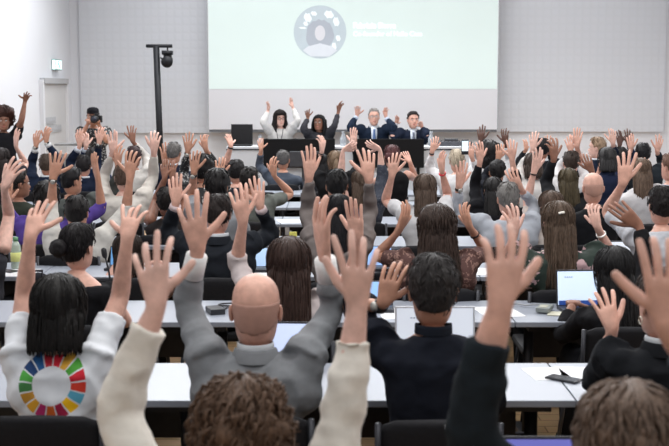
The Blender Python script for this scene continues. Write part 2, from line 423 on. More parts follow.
def build_hair(style, rgb, parent, Mh, near, rnd, seed, front=False):
    t0, lump, ns, L, fr, nape, wave = HAIR[style]
    b = MB(); n = 36 if near else 22; nr = 26 if near else 15
    zs_ = np.concatenate([np.linspace(nape - .02, .1, nr), [.108, .114, .1178]])
    rings = []
    cen = Vector((0, -.01, .02))
    for z in zs_:
        ring = []
        for j in range(n):
            th = 2 * math.pi * j / n; p = head_pt(z, th)
            hl = hairline(th, fr, nape)
            if style == 'fringe':
                m = 1.0 if (hairline(th, .03, nape) < z < .035 and abs(math.degrees(math.atan2(math.sin(th), math.cos(th)))) > 62) else 0.0
            else: m = min(1, max(0, (z - hl) / .02))
            m = m * m * (3 - 2 * m)
            nrm = (p - cen); nrm.z *= .6 if z < .05 else 1.0
            nrm = nrm.normalized()
            g = nz(p, ns, seed) * lump * 1.6 + (nz(Vector((math.sin(th), math.cos(th), 0)), 7, seed) * .003 if L else 0)
            if (near or front) and style not in ('fringe',): g += nz(p, ns * 3, seed) * lump * .7
            tt = t0 * (1 + .35 * max(0, (z - .02) / .1)) + g
            p = p + nrm * (max(.001, tt) * m - .012 * (1 - m))
            ring.append(Mh @ p)
        rings.append(ring)
    b.loft(rings)
    if L and style != 'ponytail':
        rings = []; n2 = 28 if near else 18; K = 14 if near else 8
        for i in range(K):
            t = i / (K - 1); z = .045 - (L + .045) * t
            hw = np.interp(z, [-.5, -.25, -.1, 0, .05], [.080 + wave * .05, .086 + wave * .04, .086 + wave * .01, .085, .07]) + (t0 - .012)
            yc = np.interp(z, [-.5, -.2, -.1, 0, .05], [-.125, -.112, -.075, -.045, -.035]); hd = np.interp(z, [-.5, -.2, -.1, 0, .05], [.035, .045, .062, .072, .055]) + (t0 - .012) * .6
            if t > .9: hw *= .92; hd *= .75
            ring = []
            for j in range(n2):
                th = 2 * math.pi * j / n2
                gr = 1 + .05 * nz((math.sin(th), math.cos(th), z * 2), 5, seed) + wave * .16 * nz((math.sin(th), math.cos(th), z * 9), 2.2, seed)
                ring.append(Mh @ Vector((math.sin(th) * hw * gr, yc + math.cos(th) * hd * gr, z + .012 * nz((math.sin(th), math.cos(th), 0), 6, seed) * (t > .8))))
            rings.append(ring)
        b.loft(rings)
    if front and L:
        for s in (-1, 1):
            for k in range(7):
                a = .2 + k * .12; dx = rnd.uniform(-.012, .012)
                P_ = [Vector((s * (.048 + .008 * k), .064 - .018 * k, .09 - .006 * k)), Vector((s * (.074 + .003 * k), .05 - .018 * k, .05)), Vector((s * (.088 + dx), .035 - .02 * k, -.02)), Vector((s * (.093 + dx + wave * .015), .03 - .02 * k, -.09)), Vector((s * (.088 + dx), .035 - .02 * k, -.16)), Vector((s * (.082 + dx + wave * .02), .045 - .02 * k, -.22))]
                b.tube([Mh @ p for p in P_], [.007, .013, .016 + wave * .006, .017 + wave * rnd.uniform(.0, .016), .015 + wave * rnd.uniform(0, .014), .005], 8)
    if style == 'ponytail':
        pts = [(0, -.1, .04), (0, -.135, .03), (0, -.15, -.04), (0, -.14, -.12), (0, -.13, -.2), (0, -.13, -.27)]
        b.tube([Mh @ Vector(p) for p in pts], [.018, .024, .034, .036, .028, .010], 10, .7)
    if style == 'bun':
        rings = []; c = Vector((-.035, -.125, .005))
        for i in range(1, 12):
            ph = math.pi * i / 12
            ring = []
            for j in range(16):
                v = Vector((math.sin(ph) * math.cos(j * math.pi / 8), -math.cos(ph) * .8, math.sin(ph) * math.sin(j * math.pi / 8)))
                ring.append(Mh @ (c + v * (.047 + .006 * math.sin(6 * ph + j) + .006 * nz(v, 3, seed))))
            rings.append(ring)
        b.loft(rings)
    # individual locks following the surface
    if style != 'fringe':
        N = (520 if near > 1 else 260) if near else 60
        if style in ('curly', 'afro'): N = int(N * 1.3)
        for k in range(N):
            th = rnd.uniform(0, 2 * math.pi); hl = hairline(th, fr, nape)
            z0 = (.1179 - (rnd.random() ** 1.7) * (.118 - max(hl + .01, -.02))) if rnd.random() < .8 else rnd.uniform(hl + .005, .05)
            ln = {'short': .030, 'crop': .016, 'curly': .05, 'afro': .05, 'bun': .06, 'ponytail': .06, 'mop': .045}.get(style, .10)
            ln *= rnd.uniform(.6, 1.3); pts = []; S = 5
            back = abs(math.atan2(math.sin(th), math.cos(th))) > 1.1
            w0 = rnd.uniform(-1, 1); ph = rnd.uniform(0, 6)
            for i in range(S + 1):
                t = i / S; z = z0 - ln * t * .9; tt = th + w0 * .25 * t
                lim = hl - ((.02 if L else -.004) if not (L and back) else .3)
                if z < lim: break
                z = max(z, lim)
                p = head_pt(max(z, -.1), tt); nn = (p - cen).normalized()
                off = t0 * (1 + .35 * max(0, (z - .02) / .1)) + .002 + .006 * math.sin(math.pi * t) + lump * .5 * rnd.uniform(-1, 1) * (style in ('curly', 'afro', 'mop', 'wavy'))
                if style in ('curly', 'afro'):
                    off += .008 * math.sin(ph + t * 7); p = p + Vector((.008 * math.cos(ph + t * 7), 0, .008 * math.sin(ph + t * 6)))
                p = p + nn * off
                if z < -.1: p.z = z; p.x *= 1.12
                pts.append(Mh @ p)
            if len(pts) < 4: continue
            r0 = (.0022 if near else .004) * (1.5 if style in ('curly', 'afro', 'wavy', 'mop') else 1)
            b.tube(pts, [r0 * q_ for q_ in ((.6, 1, 1, .9, .6, .2)[:len(pts) - 1] + (.2,))], 3 if not near else 4)
        if L and style != 'ponytail':
            for k in range(150 if near else 30):
                th = math.pi + rnd.uniform(-1.9, 1.9); pts = []; ph = rnd.uniform(0, 6); za = rnd.uniform(-L * .7, .03); zb_ = max(-L - rnd.uniform(0, .02), za - .2)
                for i in range(7):
                    z = za + (zb_ - za) * i / 6
                    hw = np.interp(z, [-.5, -.25, -.1, 0, .05], [.080 + wave * .05, .086 + wave * .04, .086 + wave * .01, .085, .07]) + (t0 - .012); yc = np.interp(z, [-.5, -.2, -.1, 0, .05], [-.125, -.112, -.075, -.045, -.035]); hd = np.interp(z, [-.5, -.2, -.1, 0, .05], [.035, .045, .062, .072, .055]) + (t0 - .012) * .6
                    w_ = 1.03 + wave * .07 * math.sin(ph + i * 1.5)
                    pts.append(Mh @ Vector((math.sin(th) * hw * w_, yc + math.cos(th) * hd * w_, z)))
                b.tube(pts, [.002, .004, .005, .005, .004, .003, .001], 3)
    return b.build('hair', hair_m(rgb) if style != 'fringe' else mat('cropped_hair', rgb, .6, 0, 'plain', .06, 40, .05, .3), parent)

SKIN = {'l': (206, 160, 143), 'p': (213, 172, 158), 'm': (186, 138, 116), 'b': (140, 98, 80), 'd': (92, 64, 55)}
folds = bpy.data.textures.new('folds', 'CLOUDS'); folds.noise_scale = 0.10; folds.noise_depth = 2
folds2 = bpy.data.textures.new('fine_folds', 'MUSGRAVE'); folds2.musgrave_type = 'RIDGED_MULTIFRACTAL'; folds2.noise_scale = 0.13; folds2.octaves = 1.2; folds2.noise_intensity = .6

PEOPLE = []
def person(label, hx, hy, D, hair, skin, top, arms=(), yaw=0, hyaw=0, tilt=0, sex='m', name='person', lean=0, stand=False, hz_scale=1.0, base=0.0, extras=None, sh=None, nochair=False, chair_label=None):
    """hx,hy: where the head's centre is seen; D its distance; arms: (side, wrist px, py, tip px, py, opts)"""
    rnd = random.Random(len(PEOPLE) * 13 + 5); seed = len(PEOPLE) + 1
    near = 2 if D < 3 else (1 if D < 7.6 else 0)
    C = at(hx, hy, D)
    r = R(yaw)
    root = empty(name, (C.x, C.y, 0), r)
    tag(root, label, 'person')
    Rm = Matrix.Rotation(-r, 3, 'Z')
    def loc(p): return Rm @ (Vector(p) - Vector((C.x, C.y, 0)))
    f = .93 if sex == 'f' else 1.0
    hc = Vector((0, 0, C.z))
    zs_ = C.z - .228 * f
    hipz = (.53 + base if not stand else .95)
    hy_ = -.05 - lean
    shy = -.035
    shw = (sh or (.195 if sex == 'm' else .168))
    # hips under the body
    hips = Vector((0, hy_, hipz)); neck0 = Vector((0, shy, zs_ + .05))
    up = len(arms) > 0
    skinm = skin_m(SKIN[skin])
    Mh = Matrix.Translation(hc) @ Matrix.Rotation(R(hyaw), 4, 'Z') @ Matrix.Rotation(R(-tilt), 4, 'X') @ Matrix.Scale(f ** .5 * (1.04 if D < 5 else .96) * hz_scale, 4)
    n = 32
    body = MB(); rings = []
    prof = [(-.10, .12, .10), (0.0, .165 if sex == 'm' else .175, .118), (.2, .155, .11), (.45, .15 if sex == 'm' else .128, .10), (.72, .168 if sex == 'm' else .145, .112), (.9, shw * .92, .10), (.98, shw * .72, .076), (1.05, .080, .060)]
    def torso_ring(t, a, d, nn, off=0):
        c = hips.lerp(neck0, t); c = Vector((0, c.y, hipz + (zs_ + .045 - hipz) * t))
        return [c + Vector(((a + off) * math.copysign(abs(math.sin(2 * math.pi * j / nn)) ** .85, math.sin(2 * math.pi * j / nn)), (d + off) * math.cos(2 * math.pi * j / nn), 0)) for j in range(nn)]
    for (t, a, d) in prof: rings.append(torso_ring(t, a * .93, d * .92, n))
    nb = Vector((0, shy + .002, zs_ + .085))
    nr_ = .056 if sex == 'm' else .047
    rings.append([nb + Vector((nr_ * 1.12 * math.sin(2 * math.pi * j / n), nr_ * 1.1 * math.cos(2 * math.pi * j / n), 0)) for j in range(n)])
    jaw0 = [Mh @ Vector((nr_ * math.sin(2 * math.pi * j / n), -.022 + nr_ * 1.05 * math.cos(2 * math.pi * j / n), -.125)) for j in range(n)]
    r1 = [Vector((nb.x, nb.y, nb.z)) + Vector((nr_ * math.sin(2 * math.pi * j / n), nr_ * math.cos(2 * math.pi * j / n), 0)) for j in range(n)]
    rings.append([(r1[j] + jaw0[j]) / 2 for j in range(n)]); rings.append(jaw0)
    for z in ([-.118, -.112, -.104, -.096, -.086, -.076, -.070, -.065, -.060, -.052, -.044, -.036, -.028, -.020, -.012, -.004, .004, .012, .02, .03, .04, .052, .064, .075, .088, .1, .109, .115, .1185]):
        rings.append([Mh @ head_pt(z, 2 * math.pi * j / n) for j in range(n)])
    body.loft(rings)
    if near and not (-15 < 0 > 1):
        pass
    for s in (-1, 1):   # ears
        M = (Mh.to_3x3() @ Matrix.Rotation(s * R(18), 3, 'Z'))
        body.ball(Mh @ Vector((s * .077, -.008, -.008)), (.0085, .018, .031), 10, 7, M)
        body.ball(Mh @ Vector((s * .081, -.015, -.004)), (.005, .012, .024), 8, 6, M)
    # legs
    legs = MB()
    for s in (-1, 1):
        if stand: P = [(s * .09, hy_, .95), (s * .1, hy_ + .01, .5), (s * .11, hy_ - .01, .08)]
        else: P = [(s * .09, hy_ + .02, .53 + base), (s * .12, hy_ + .40, .53 + base), (s * .13, hy_ + .44, .48 + base), (s * .13, hy_ + .42, .30 + base), (s * .13, hy_ + .40, .08 + base)]
        RR = [.085, .062, .05] if stand else [.085, .066, .060, .052, .042]
        body.tube(P, [q * .8 for q in RR], 10); legs.tube(P, RR, 12)
        foot = Vector(P[-1])
    top_style, top_col = top[0], top[1]
    topm = top_col if isinstance(top_col, bpy.types.Material) else cloth_m(top_col)
    cl = MB(); nn = 28
    crings = [torso_ring(-.12, .155, .125, nn, .012)]
    for (t, a, d) in prof[1:]:
        o_ = {'jacket': .016, 'shirt': .012, 'tee': .011}.get(top_style, .012)
        crings.append(torso_ring(t, a, d, nn, o_ + (.006 if .8 < t < 1.0 else 0)))
    wide = top_style == 'wide'
    if not wide: crings.append([nb + Vector((0, 0, -.004)) + Vector(((nr_ + .022) * math.sin(2 * math.pi * j / nn), (nr_ + .02) * math.cos(2 * math.pi * j / nn), 0)) for j in range(nn)])
    else: crings = crings[:-1]
    if wide:
        crings.append([p_ * 1.0 for p_ in torso_ring(.97, shw * .82, .088, nn)])
    cl.loft(crings)
    if len(arms) == 2 and top_style not in ('tank',):   # shoulder blades lifted with the arms
        kx = 1.25 if near > 0 and sex == 'm' else 1.0
        for s in (-1, 1):
            cl.ball((s * (shw - .075), shy - .012, zs_ - .055), (.10 * kx * f, .092, .115), 16, 10)
            cl.ball((s * (shw - .03) * kx ** .4, shy, zs_ + .015), (.078 * f, .07, .07), 14, 9)
    clothes_extra = []
    wrists = []
    for arm in arms:
        side, wx, wy, tx, ty = arm[:5]; o = arm[5] if len(arm) > 5 else {}
        flip = math.cos(r) < 0
        s = (-1 if side == 'l' else 1) * (-1 if flip else 1)
        Dh = D + o.get('dy', .07 if not flip else -.04)
        hs = o.get('hs', 1.0) * (.95 if sex == 'f' else 1.0) * (1 if D < 5 else (.95 if D < 8 else .89))
        pm = F / Dh
        Lr = .178 * hs; app = math.hypot(tx - wx, ty - wy) / pm
        if app > Lr * .98: hs *= min(1.18, app / Lr); Lr = .178 * hs; app = min(app, Lr * .999)
        S = Vector((s * (shw - .03), shy, zs_ + .042))
        W = loc(at(wx, wy, Dh))
        if (W - S).length > .6 and 'dy' not in o:   # bring the hand within reach
            pass
        L1, L2 = .285 * f * o.get('L', 1), .245 * f * o.get('L', 1)
        if 'e' in o:
            hint = loc(at(o['e'][0], o['e'][1], Dh)) - (S + W) / 2 + Vector((0, o.get('ey', .13), 0))
        else: hint = Vector((s * .6, .7, -.2))
        E = solve_ik(S, W, L1, L2, hint)
        # hand frame
        pim = Rm @ Vector(((tx - wx), 0, -(ty - wy)))
        pim.normalize()
        tl = math.acos(max(.5, min(1, app / Lr)))
        tl = min(tl, R(o.get('maxt', 48)))
        ny = Vector((0, 1, 0)); Z = (pim * math.cos(tl) + ny * math.sin(tl) * (1 if o.get('fold', 1) > 0 else -1)).normalized()
        Yp = ny - Z * ny.dot(Z); Yp.normalize()
        pr = R(o.get('pal', rnd.uniform(-15, 38))) * (-s)
        Yp = (Matrix.Rotation(pr, 3, Z) @ Yp)
        X = Yp.cross(Z)
        hv, hf, ring = hand_mesh(o.get('curl', rnd.uniform(.15, .6)), o.get('splay', rnd.uniform(.35, 1.1)) * .88, o.get('thumb', rnd.uniform(.4, 1.1)), rnd)
        hv = hv * hs
        hv[:, 0] *= s      # template is a right hand (s=+1)
        Hm = np.array([[X.x, Yp.x, Z.x], [X.y, Yp.y, Z.y], [X.z, Yp.z, Z.z]])
        hw = hv @ Hm.T + np.array(W)
        pts, fr = arm_path(S, E, W)
        hb = body.add(hw, hf)
        prev = [hb + i for i in ring]
        u = X * s
        K = len(pts)
        for i in range(K - 2, -1, -1):
            p = pts[i]; t = (pts[i] - pts[i + 1]).normalized() if i == K - 2 else (pts[max(i - 1, 0)] - pts[i + 1]).normalized()
            u = (u - t * u.dot(t)); u.normalize(); v = t.cross(u); 
            if i == K - 2: vs_ = 1 if v.dot(Yp) > 0 else -1
            v = v * vs_
            rad = arm_r(fr[i]) * (f if sex == 'f' else 1) * o.get('fat', 1.0)
            fl = np.interp(fr[i], [.75, 1], [1, .78])
            rg = []
            for q_ in range(10):
                an = math.radians(-162 + 36 * q_)
                rg.append(p + u * (math.cos(an) * -1 if False else (-math.cos(an + math.pi) * -1)) * 0 + u * (-1) * math.cos(an + math.pi) * rad * 1.06 + v * math.sin(an) * rad * fl)
            k = body.add([list(q_) for q_ in rg], [])
            cur = list(range(k, k + 10))
            for q_ in range(10): body.f.append((prev[q_], prev[(q_ + 1) % 10], cur[(q_ + 1) % 10], cur[q_]))
            prev = cur
        body.f.append(tuple(prev))
        sl = o.get('sl', {'jacket': .93, 'shirt': .93, 'tee': .34, 'wide': .34, 'tank': .0}.get(top_style, .9))
        thick = {'jacket': .015, 'shirt': .011, 'tee': .009}.get(top_style, .012) * o.get('loose', 1)
        def along(fq):
            x_ = [np.interp(fq, fr, [p[c] for p in pts]) for c in range(3)]; return Vector(x_)
        if sl > 0:
            m_ = 16; sp_ = []; sr_ = []
            for i in range(m_):
                fq = sl * i / (m_ - 1); sp_.append(along(fq))
                fold_ = .004 * math.sin(i * 2.1 + seed) * (1 if i > 3 else 0)
                sr_.append(arm_r(fq) * max(1, o.get('fat', 1.0)) + thick + fold_ + (.018 if i < 3 else 0) + (.005 if top_style == 'tee' and i > 8 else 0))
            cl.tube(sp_, sr_, 14)
            cl.ball(S + Vector((-s * .02, 0, -.035)), (.066 * f, .064, .066), 14, 9)
            if o.get('cuff'):
                cb = MB(); c0_, c1_ = along(sl - .01), along(min(1, sl + o.get('cl', .07)))
                cb.tube([c0_, c0_.lerp(c1_, .5), c1_, c1_.lerp(c0_, .02), c1_.lerp(c0_, .5)], [arm_r(sl) + .011, arm_r(sl) + .010, arm_r(sl) + .0095, arm_r(sl) + .006, arm_r(sl) + .004], 18)
                clothes_extra.append((cb, 'shirt_cuff', o['cuff']))
        if o.get('watch'):
            wf = o.get('wf', .965); wp = along(wf); tdir = (along(min(1, wf + .02)) - along(wf - .02)).normalized()
            wb = MB(); rr_ = arm_r(wf) * (f if sex == 'f' else 1) * 1.06 + .0025
            hwid = o.get('ww', .009)
            wb.tube([wp - tdir * hwid, wp - tdir * hwid * .5, wp + tdir * hwid * .5, wp + tdir * hwid], [rr_ * .97, rr_ + .001, rr_ + .001, rr_ * .97], 16)
            wo = (wb, 'wristwatch' if hwid > .006 else 'bracelet', o['watch'])
            clothes_extra.append(wo)
            if hwid > .006:
                fb = MB(); bk = -(Yp - tdir * Yp.dot(tdir)).normalized()
                fb.tube([wp + bk * (rr_ * .8), wp + bk * (rr_ + .006)], [.018, .016], 14); clothes_extra.append((fb, 'watch_face', (185, 185, 180)))
        wrists.append((W, Z, Yp, X, s, hs))
    if not arms or len(arms) == 1:   # the unseen arm(s) rest forward on the desk
        have = [(-1 if a[0] == 'l' else 1) * (-1 if math.cos(r) < 0 else 1) for a in arms]
        for s in (-1, 1):
            if s in have: continue
            S = Vector((s * (shw - .035), shy, zs_)); W = Vector((s * .13, .33, .80 if not stand else 1.1)) if not stand else Vector((s * .24, .08, .85))
            if zs_ < .8: W.z = .8
            E = solve_ik(S, W, .285 * f, .245 * f, Vector((s * .6, -.4, -1)))
            pts, fr = arm_path(S, E, W); Z = (W - E).normalized() if not stand else Vector((0, 0, -1))
            if not stand: Z = Vector((-.25 * s, 1, 0)).normalized(); Yp = Vector((0, 0, -1))
            else: Yp = Vector((-s, 0, 0))
            Yp = (Yp - Z * Yp.dot(Z)).normalized(); X = Yp.cross(Z)
            hv, hf, ring = hand_mesh(.4, .3, .4, rnd); hv[:, 0] *= s
            Hm = np.array([[X.x, Yp.x, Z.x], [X.y, Yp.y, Z.y], [X.z, Yp.z, Z.z]]); body.add(hv @ Hm.T + np.array(W), hf + [tuple(ring)])
            body.tube(pts, [arm_r(q_) for q_ in fr], 10)
            slh = {'tee': .34, 'tank': 0, 'wide': .34}.get(top_style, .93)
            if slh:
                k_ = [i for i, q_ in enumerate(fr) if q_ <= slh]; cl.tube([pts[i] for i in k_], [arm_r(fr[i]) + .013 for i in k_], 14)
    bo = body.build('body', skinm, root, sub=(2 if near > 1 else 1))
    nm = {'jacket': 'jacket', 'shirt': 'shirt', 'tee': 'shirt', 'wide': 'blouse', 'tank': 'vest_top', 'sweater': 'sweater', 'blouse': 'blouse'}.get(top_style, 'shirt')
    co = cl.build(nm, topm, root)
    rm = co.modifiers.new('r', 'REMESH'); rm.mode = 'VOXEL'; rm.voxel_size = .0095 if near > 1 else (.011 if near else .016); rm.use_smooth_shade = True
    sm = co.modifiers.new('s', 'SMOOTH'); sm.factor = .5; sm.iterations = 4
    dm = co.modifiers.new('d', 'DISPLACE'); dm.texture = folds; dm.strength = {'jacket': .022}.get(top_style, .026); dm.mid_level = .5
    if near:
        dm2 = co.modifiers.new('e', 'DISPLACE'); dm2.texture = folds2; dm2.strength = .016; dm2.mid_level = .5
    for (m_, nm_, col_) in clothes_extra:
        m_.build(nm_, mat('watch_metal', col_, .35, .6) if nm_ in ('wristwatch', 'watch_face', 'bracelet') else cloth_m(col_), root, sub=0)
    legs.build('trousers', cloth_m((28, 29, 34)) if not (extras and 'legs' in extras) else cloth_m(extras['legs']), root, sub=0)
    for s in (-1, 1):
        b = MB(); fy = (hy_ + .40) if not stand else hy_ - .01; x_ = s * (.13 if not stand else .11)
        b.tube([(x_, fy - .06, .055 + base), (x_, fy + .03, .05 + base), (x_, fy + .12, .04 + base), (x_, fy + .2, .033 + base)], [.04, .047, .045, .03], 10, .9)
        b.build('shoe', cloth_m((24, 22, 22)), root)
    if hair: build_hair(hair[0], hair[1], root, Mh, near, rnd, seed, math.cos(r) < 0)
    if top_style == 'jacket' or (extras and 'collar' in extras):   # shirt collar then jacket collar
        colc = (extras or {}).get('collar', (226, 230, 236))
        b = MB(); rings = []
        for (dz, ro) in ((0, .012), (.022, .011), (.034, .010), (.034, .006), (0, .006)):
            rings.append([nb + Vector(((nr_ + ro) * math.sin(2 * math.pi * j / 24), (nr_ + ro) * 1.05 * math.cos(2 * math.pi * j / 24), dz - .012 * max(0, math.cos(2 * math.pi * j / 24)))) for j in range(24)])
        b.loft(rings, False, False); b.build('shirt_collar', cloth_m(colc), root)
    if top_style == 'jacket':
        b = MB(); rings = []
        for (dz, ro) in ((-.03, .036), (-.005, .028), (.018, .019), (.018, .012), (-.03, .012)):
            rings.append([nb + Vector(((nr_ + ro) * math.sin(2 * math.pi * j / 28), (nr_ + ro) * 1.05 * math.cos(2 * math.pi * j / 28), dz - .05 * max(0, math.cos(2 * math.pi * j / 28)))) for j in range(28)])
        b.loft(rings, False, False); b.build('jacket_collar', topm, root, sub=1)
    if abs(math.cos(r)) < .99 or math.cos(r) < 0 or abs(hyaw) > 35:   # a face that can be seen: eyes, brows, lips
        for s in (-1, 1):
            b = MB(); b.ball(Mh @ Vector((s * .031, .076, .006)), (.0115, .010, .0085), 10, 7, Mh.to_3x3()); eo = b.build('eye', mat('eye_white', (225, 222, 218), .3), root)
            b = MB(); b.ball(Mh @ Vector((s * .031, .083, .006)), (.0055, .005, .0055), 8, 6, Mh.to_3x3()); b.build('iris', mat('iris', (50, 34, 26), .3), eo)
            b = MB(); b.tube([Mh @ Vector(p) for p in ((s * .014, .088, .024), (s * .03, .087, .029), (s * .046, .078, .024))], [.0025, .0035, .002], 6); b.build('eyebrow', hair_m(hair[1] if hair and hair[0] != 'fringe' else (60, 50, 45)), root)
        b = MB(); b.tube([Mh @ Vector(p) for p in ((-.022, .087, -.064), (-.01, .0945, -.0635), (0, .0955, -.0645), (.01, .0945, -.0635), (.022, .087, -.064))], [.002, .0045, .005, .0045, .002], 6, 1.1); b.build('lips', mat('lips', (176, 104, 96), .5), root)
    PEOPLE.append(dict(root=root, C=C, D=D, label=label, Mh=Mh, nb=nb, hips=hips, yaw=r, stand=stand, wr=wrists, zs=zs_, shw=shw, nochair=nochair, chair_label=chair_label, clothes=co, body=bo))
    return PEOPLE[-1]

def glasses(p, rgb=(20, 20, 22)):
    b = MB(); Mh = p['Mh']
    for s in (-1, 1):
        b.tube([Mh @ Vector((s * .031 + .022 * math.cos(a * math.pi / 6), .098, .004 + .017 * math.sin(a * math.pi / 6))) for a in range(13)], .0022, 5)
        b.tube([Mh @ Vector((s * .054, .096, .008)), Mh @ Vector((s * .078, .05, .006)), Mh @ Vector((s * .082, -.01, .002))], .002, 5)
    b.tube([Mh @ Vector((-.01, .1, .006)), Mh @ Vector((.01, .1, .006))], .002, 5)
    b.build('glasses', mat('spectacle_frame', rgb, .4), p['root'])

BLACKH = (26, 23, 24); DARKBR = (52, 40, 34); BROWN = (84, 64, 52); LBROWN = (112, 88, 68); GREYH = (128, 126, 124); DGREY = (74, 70, 68)
NAVY = (32, 38, 54); BLK = (28, 28, 31); GREYJ = (128, 130, 134); WHITE = (226, 226, 226); CREAM = (222, 214, 202)
# ------------------------------------------------------------ the audience, nearest first
P = person
floral_dark = patterned((34, 48, 42), (178, 148, 152), 13, .36, 'dark_green_floral')
floral_red = patterned((84, 56, 52), (140, 108, 98), 22, .33, 'maroon_floral')
polka = patterned((38, 44, 58), (150, 155, 165), 45, .22, 'navy_dots')
flower_bw = patterned((30, 31, 34), (196, 196, 196), 26, .30, 'black_white_pattern')
# row 0
P('person nearest the camera, brown curly head, cream sleeves and both hands raised', 243, 449, 2.62, ('curly', (112, 88, 72)), 'p', ('shirt', (252, 246, 236)),
  [('l', 157, 306, 147, 236, dict(sl=.90, e=(92, 420), L=1.14, ey=0, splay=1.6, pal=0, hs=1.0, curl=.3, thumb=1.2, loose=1.3, dy=.12, fat=1.12)), ('r', 357, 308, 357, 233, dict(sl=.84, e=(384, 440), ey=0, splay=1.7, pal=0, hs=1.0, curl=.35, thumb=.5, loose=1.3, dy=.12, fat=1.12))])
P('person at bottom right corner, tousled grey brown head, black sleeves and big raised hands', 628, 456, 2.25, ('mop', (120, 100, 88)), 'l', ('shirt', (34, 40, 46)),
  [('l', 500, 308, 513, 222, dict(sl=.87, e=(462, 450), L=1.05, ey=0, splay=1.0, pal=10, hs=1.0, curl=.4, thumb=.6, dy=-.02, fat=1.2)), ('r', 665, 326, 662, 236, dict(sl=.87, e=(712, 440), ey=0, hs=1.0, pal=5, splay=.8, curl=.4, dy=-.02, fat=1.2))])
# row A
A1 = P('person with straight black bob, white T-shirt with colour wheel ring, both arms up', 59, 312, 4.05, ('bob', (24, 21, 22)), 'l', ('tee', (222, 226, 232)),
  [('l', 30, 237, 36, 202, dict(e=(14, 300), splay=1.0, dy=.1)), ('r', 127, 240, 130, 203, dict(e=(122, 300), splay=1.35, dy=.1))], sex='f', hz_scale=1)
A2 = P('bald person in grey suit jacket with white cuffs, both hands raised', 256, 310, 4.05, ('fringe', (180, 140, 126)), 'l', ('jacket', (146, 149, 154)),
  [('l', 198, 250, 191, 192, dict(e=(176, 320), splay=1.15, cuff=(255, 255, 255), sl=.78, cl=.17, hs=1.0, thumb=1.2)), ('r', 324, 254, 319, 197, dict(e=(336, 322), cuff=(255, 255, 255), sl=.78, cl=.17, pal=55, splay=.5, thumb=.5))], hz_scale=1.09)
A3 = P('person with short dark grey hair and dark navy jacket, left hand raised with watch', 433, 291, 4.0, ('short', (50, 47, 47)), 'm', ('shirt', (30, 34, 44)),
  [('l', 383, 306, 397, 258, dict(e=(352, 352), watch=(40, 40, 44), sl=.84, splay=.7, dy=.0))], extras=dict(collar=(34, 38, 48)), sh=.225)
A4 = P('person in black jacket with hoop earring, head behind the large raised hand at right', 662, 304, 4.1, ('short', (70, 56, 50)), 'l', ('jacket', (30, 32, 37)),
  [('l', 613, 331, 604, 290, dict(e=(600, 372), sl=.9, splay=1.3, pal=0, curl=.25, dy=.12))], sex='m', hyaw=15)
# row B
P('person with long dark brown hair and pale pink blouse, raised left arm', 289, 268, 5.25, ('long', (62, 44, 38)), 'l', ('shirt', (212, 200, 200)),
  [('l', 243, 222, 238, 183, dict(sl=.62, e=(226, 262), splay=.8)), ('r', 358, 240, 352, 199, dict(sl=.5, e=(352, 290), splay=.35, curl=.1, thumb=.7))], sex='f', hz_scale=1.24)
P('person with black hair in a low bun and wide-necked black top', 78, 247, 5.55, ('bun', (28, 25, 27)), 'l', ('wide', (26, 26, 29)), [], sex='f', hyaw=-22)
P('person in black top with dark brown hair behind the desk microphone', 128, 254, 6.9, ('bob', (54, 42, 38)), 'l', ('tee', (27, 27, 30)), [], sex='f', hyaw=12)
P('person with wavy dark brown hair and maroon patterned top, both hands up', 437, 231, 6.55, ('wavy', (62, 48, 42)), 'm', ('shirt', floral_red),
  [('l', 398, 232, 412, 200, dict(sl=.35, e=(372, 266), pal=50, splay=.4)), ('r', 470, 228, 461, 203, dict(sl=.35, e=(494, 266), pal=50, splay=.5, watch=(40, 34, 34), ww=.004, wf=.86))], sex='f', hz_scale=1.12, sh=.21)
P('person in dark green floral blouse with long brown hair and white hair clip', 558, 224, 6.5, ('long', (96, 78, 66)), 'p', ('shirt', floral_dark),
  [('l', 514, 236, 512, 204, dict(sl=.3, e=(508, 268), splay=1.2)), ('r', 598, 228, 592, 203, dict(sl=.5, e=(618, 262), pal=40, splay=.35, watch=(225, 225, 222), ww=.005, wf=.88))], sex='f', hz_scale=1.12, sh=.235)
P('person in black hood and black top with hand tilted sideways', 614, 274, 5.5, ('long', (27, 26, 29)), 'b', ('jacket', (27, 27, 30)),
  [('r', 640, 226, 614, 205, dict(sl=.95, e=(662, 262), splay=.6, dy=.25, hs=1.15, maxt=10))], sex='f', hz_scale=1.15)
# row C
P('person with short black hair in white shirt, arms up and dark watch', 77, 213, 7.85, ('short', BLACKH), 'm', ('shirt', (222, 220, 214)),
  [('l', 53, 178, 60, 148, dict(sl=.62, e=(46, 225), watch=(60, 58, 55), splay=1.3, thumb=1.3)), ('r', 130, 178, 132, 146, dict(sl=.62, e=(130, 222), splay=1.2, thumb=1.3))], extras=dict(collar=(60, 62, 68)))
P('person at the left edge seen mostly as a raised pale arm', -24, 222, 6.93, ('short', DARKBR), 'p', ('tank', (60, 60, 66)),
  [('r', 4, 188, 20, 156, dict(e=(2, 232), splay=1.2, sl=0, dy=0))])
P('person with dark brown hair in black suit, both hands raised with pale pink cuffs', 218, 214, 6.9, ('short', (44, 36, 34)), 'l', ('jacket', (36, 39, 46)),
  [('l', 176, 204, 175, 174, dict(cuff=(226, 206, 208), e=(162, 238), splay=.5, cl=.05)), ('r', 260, 207, 256, 177, dict(cuff=(226, 206, 208), e=(272, 240), splay=.9, cl=.05))])
P('person with long straight black hair and taupe sleeves, both hands high', 338, 214, 6.75, ('long', (24, 23, 28)), 'l', ('shirt', (124, 116, 114)),
  [('l', 309, 178, 310, 136, dict(sl=.97, e=(306, 228), splay=.8, pal=25)), ('r', 369, 180, 366, 145, dict(sl=.97, e=(371, 228), splay=1.1, hs=1.05))], sex='f', chair_label='person with long black hair and taupe sleeves')
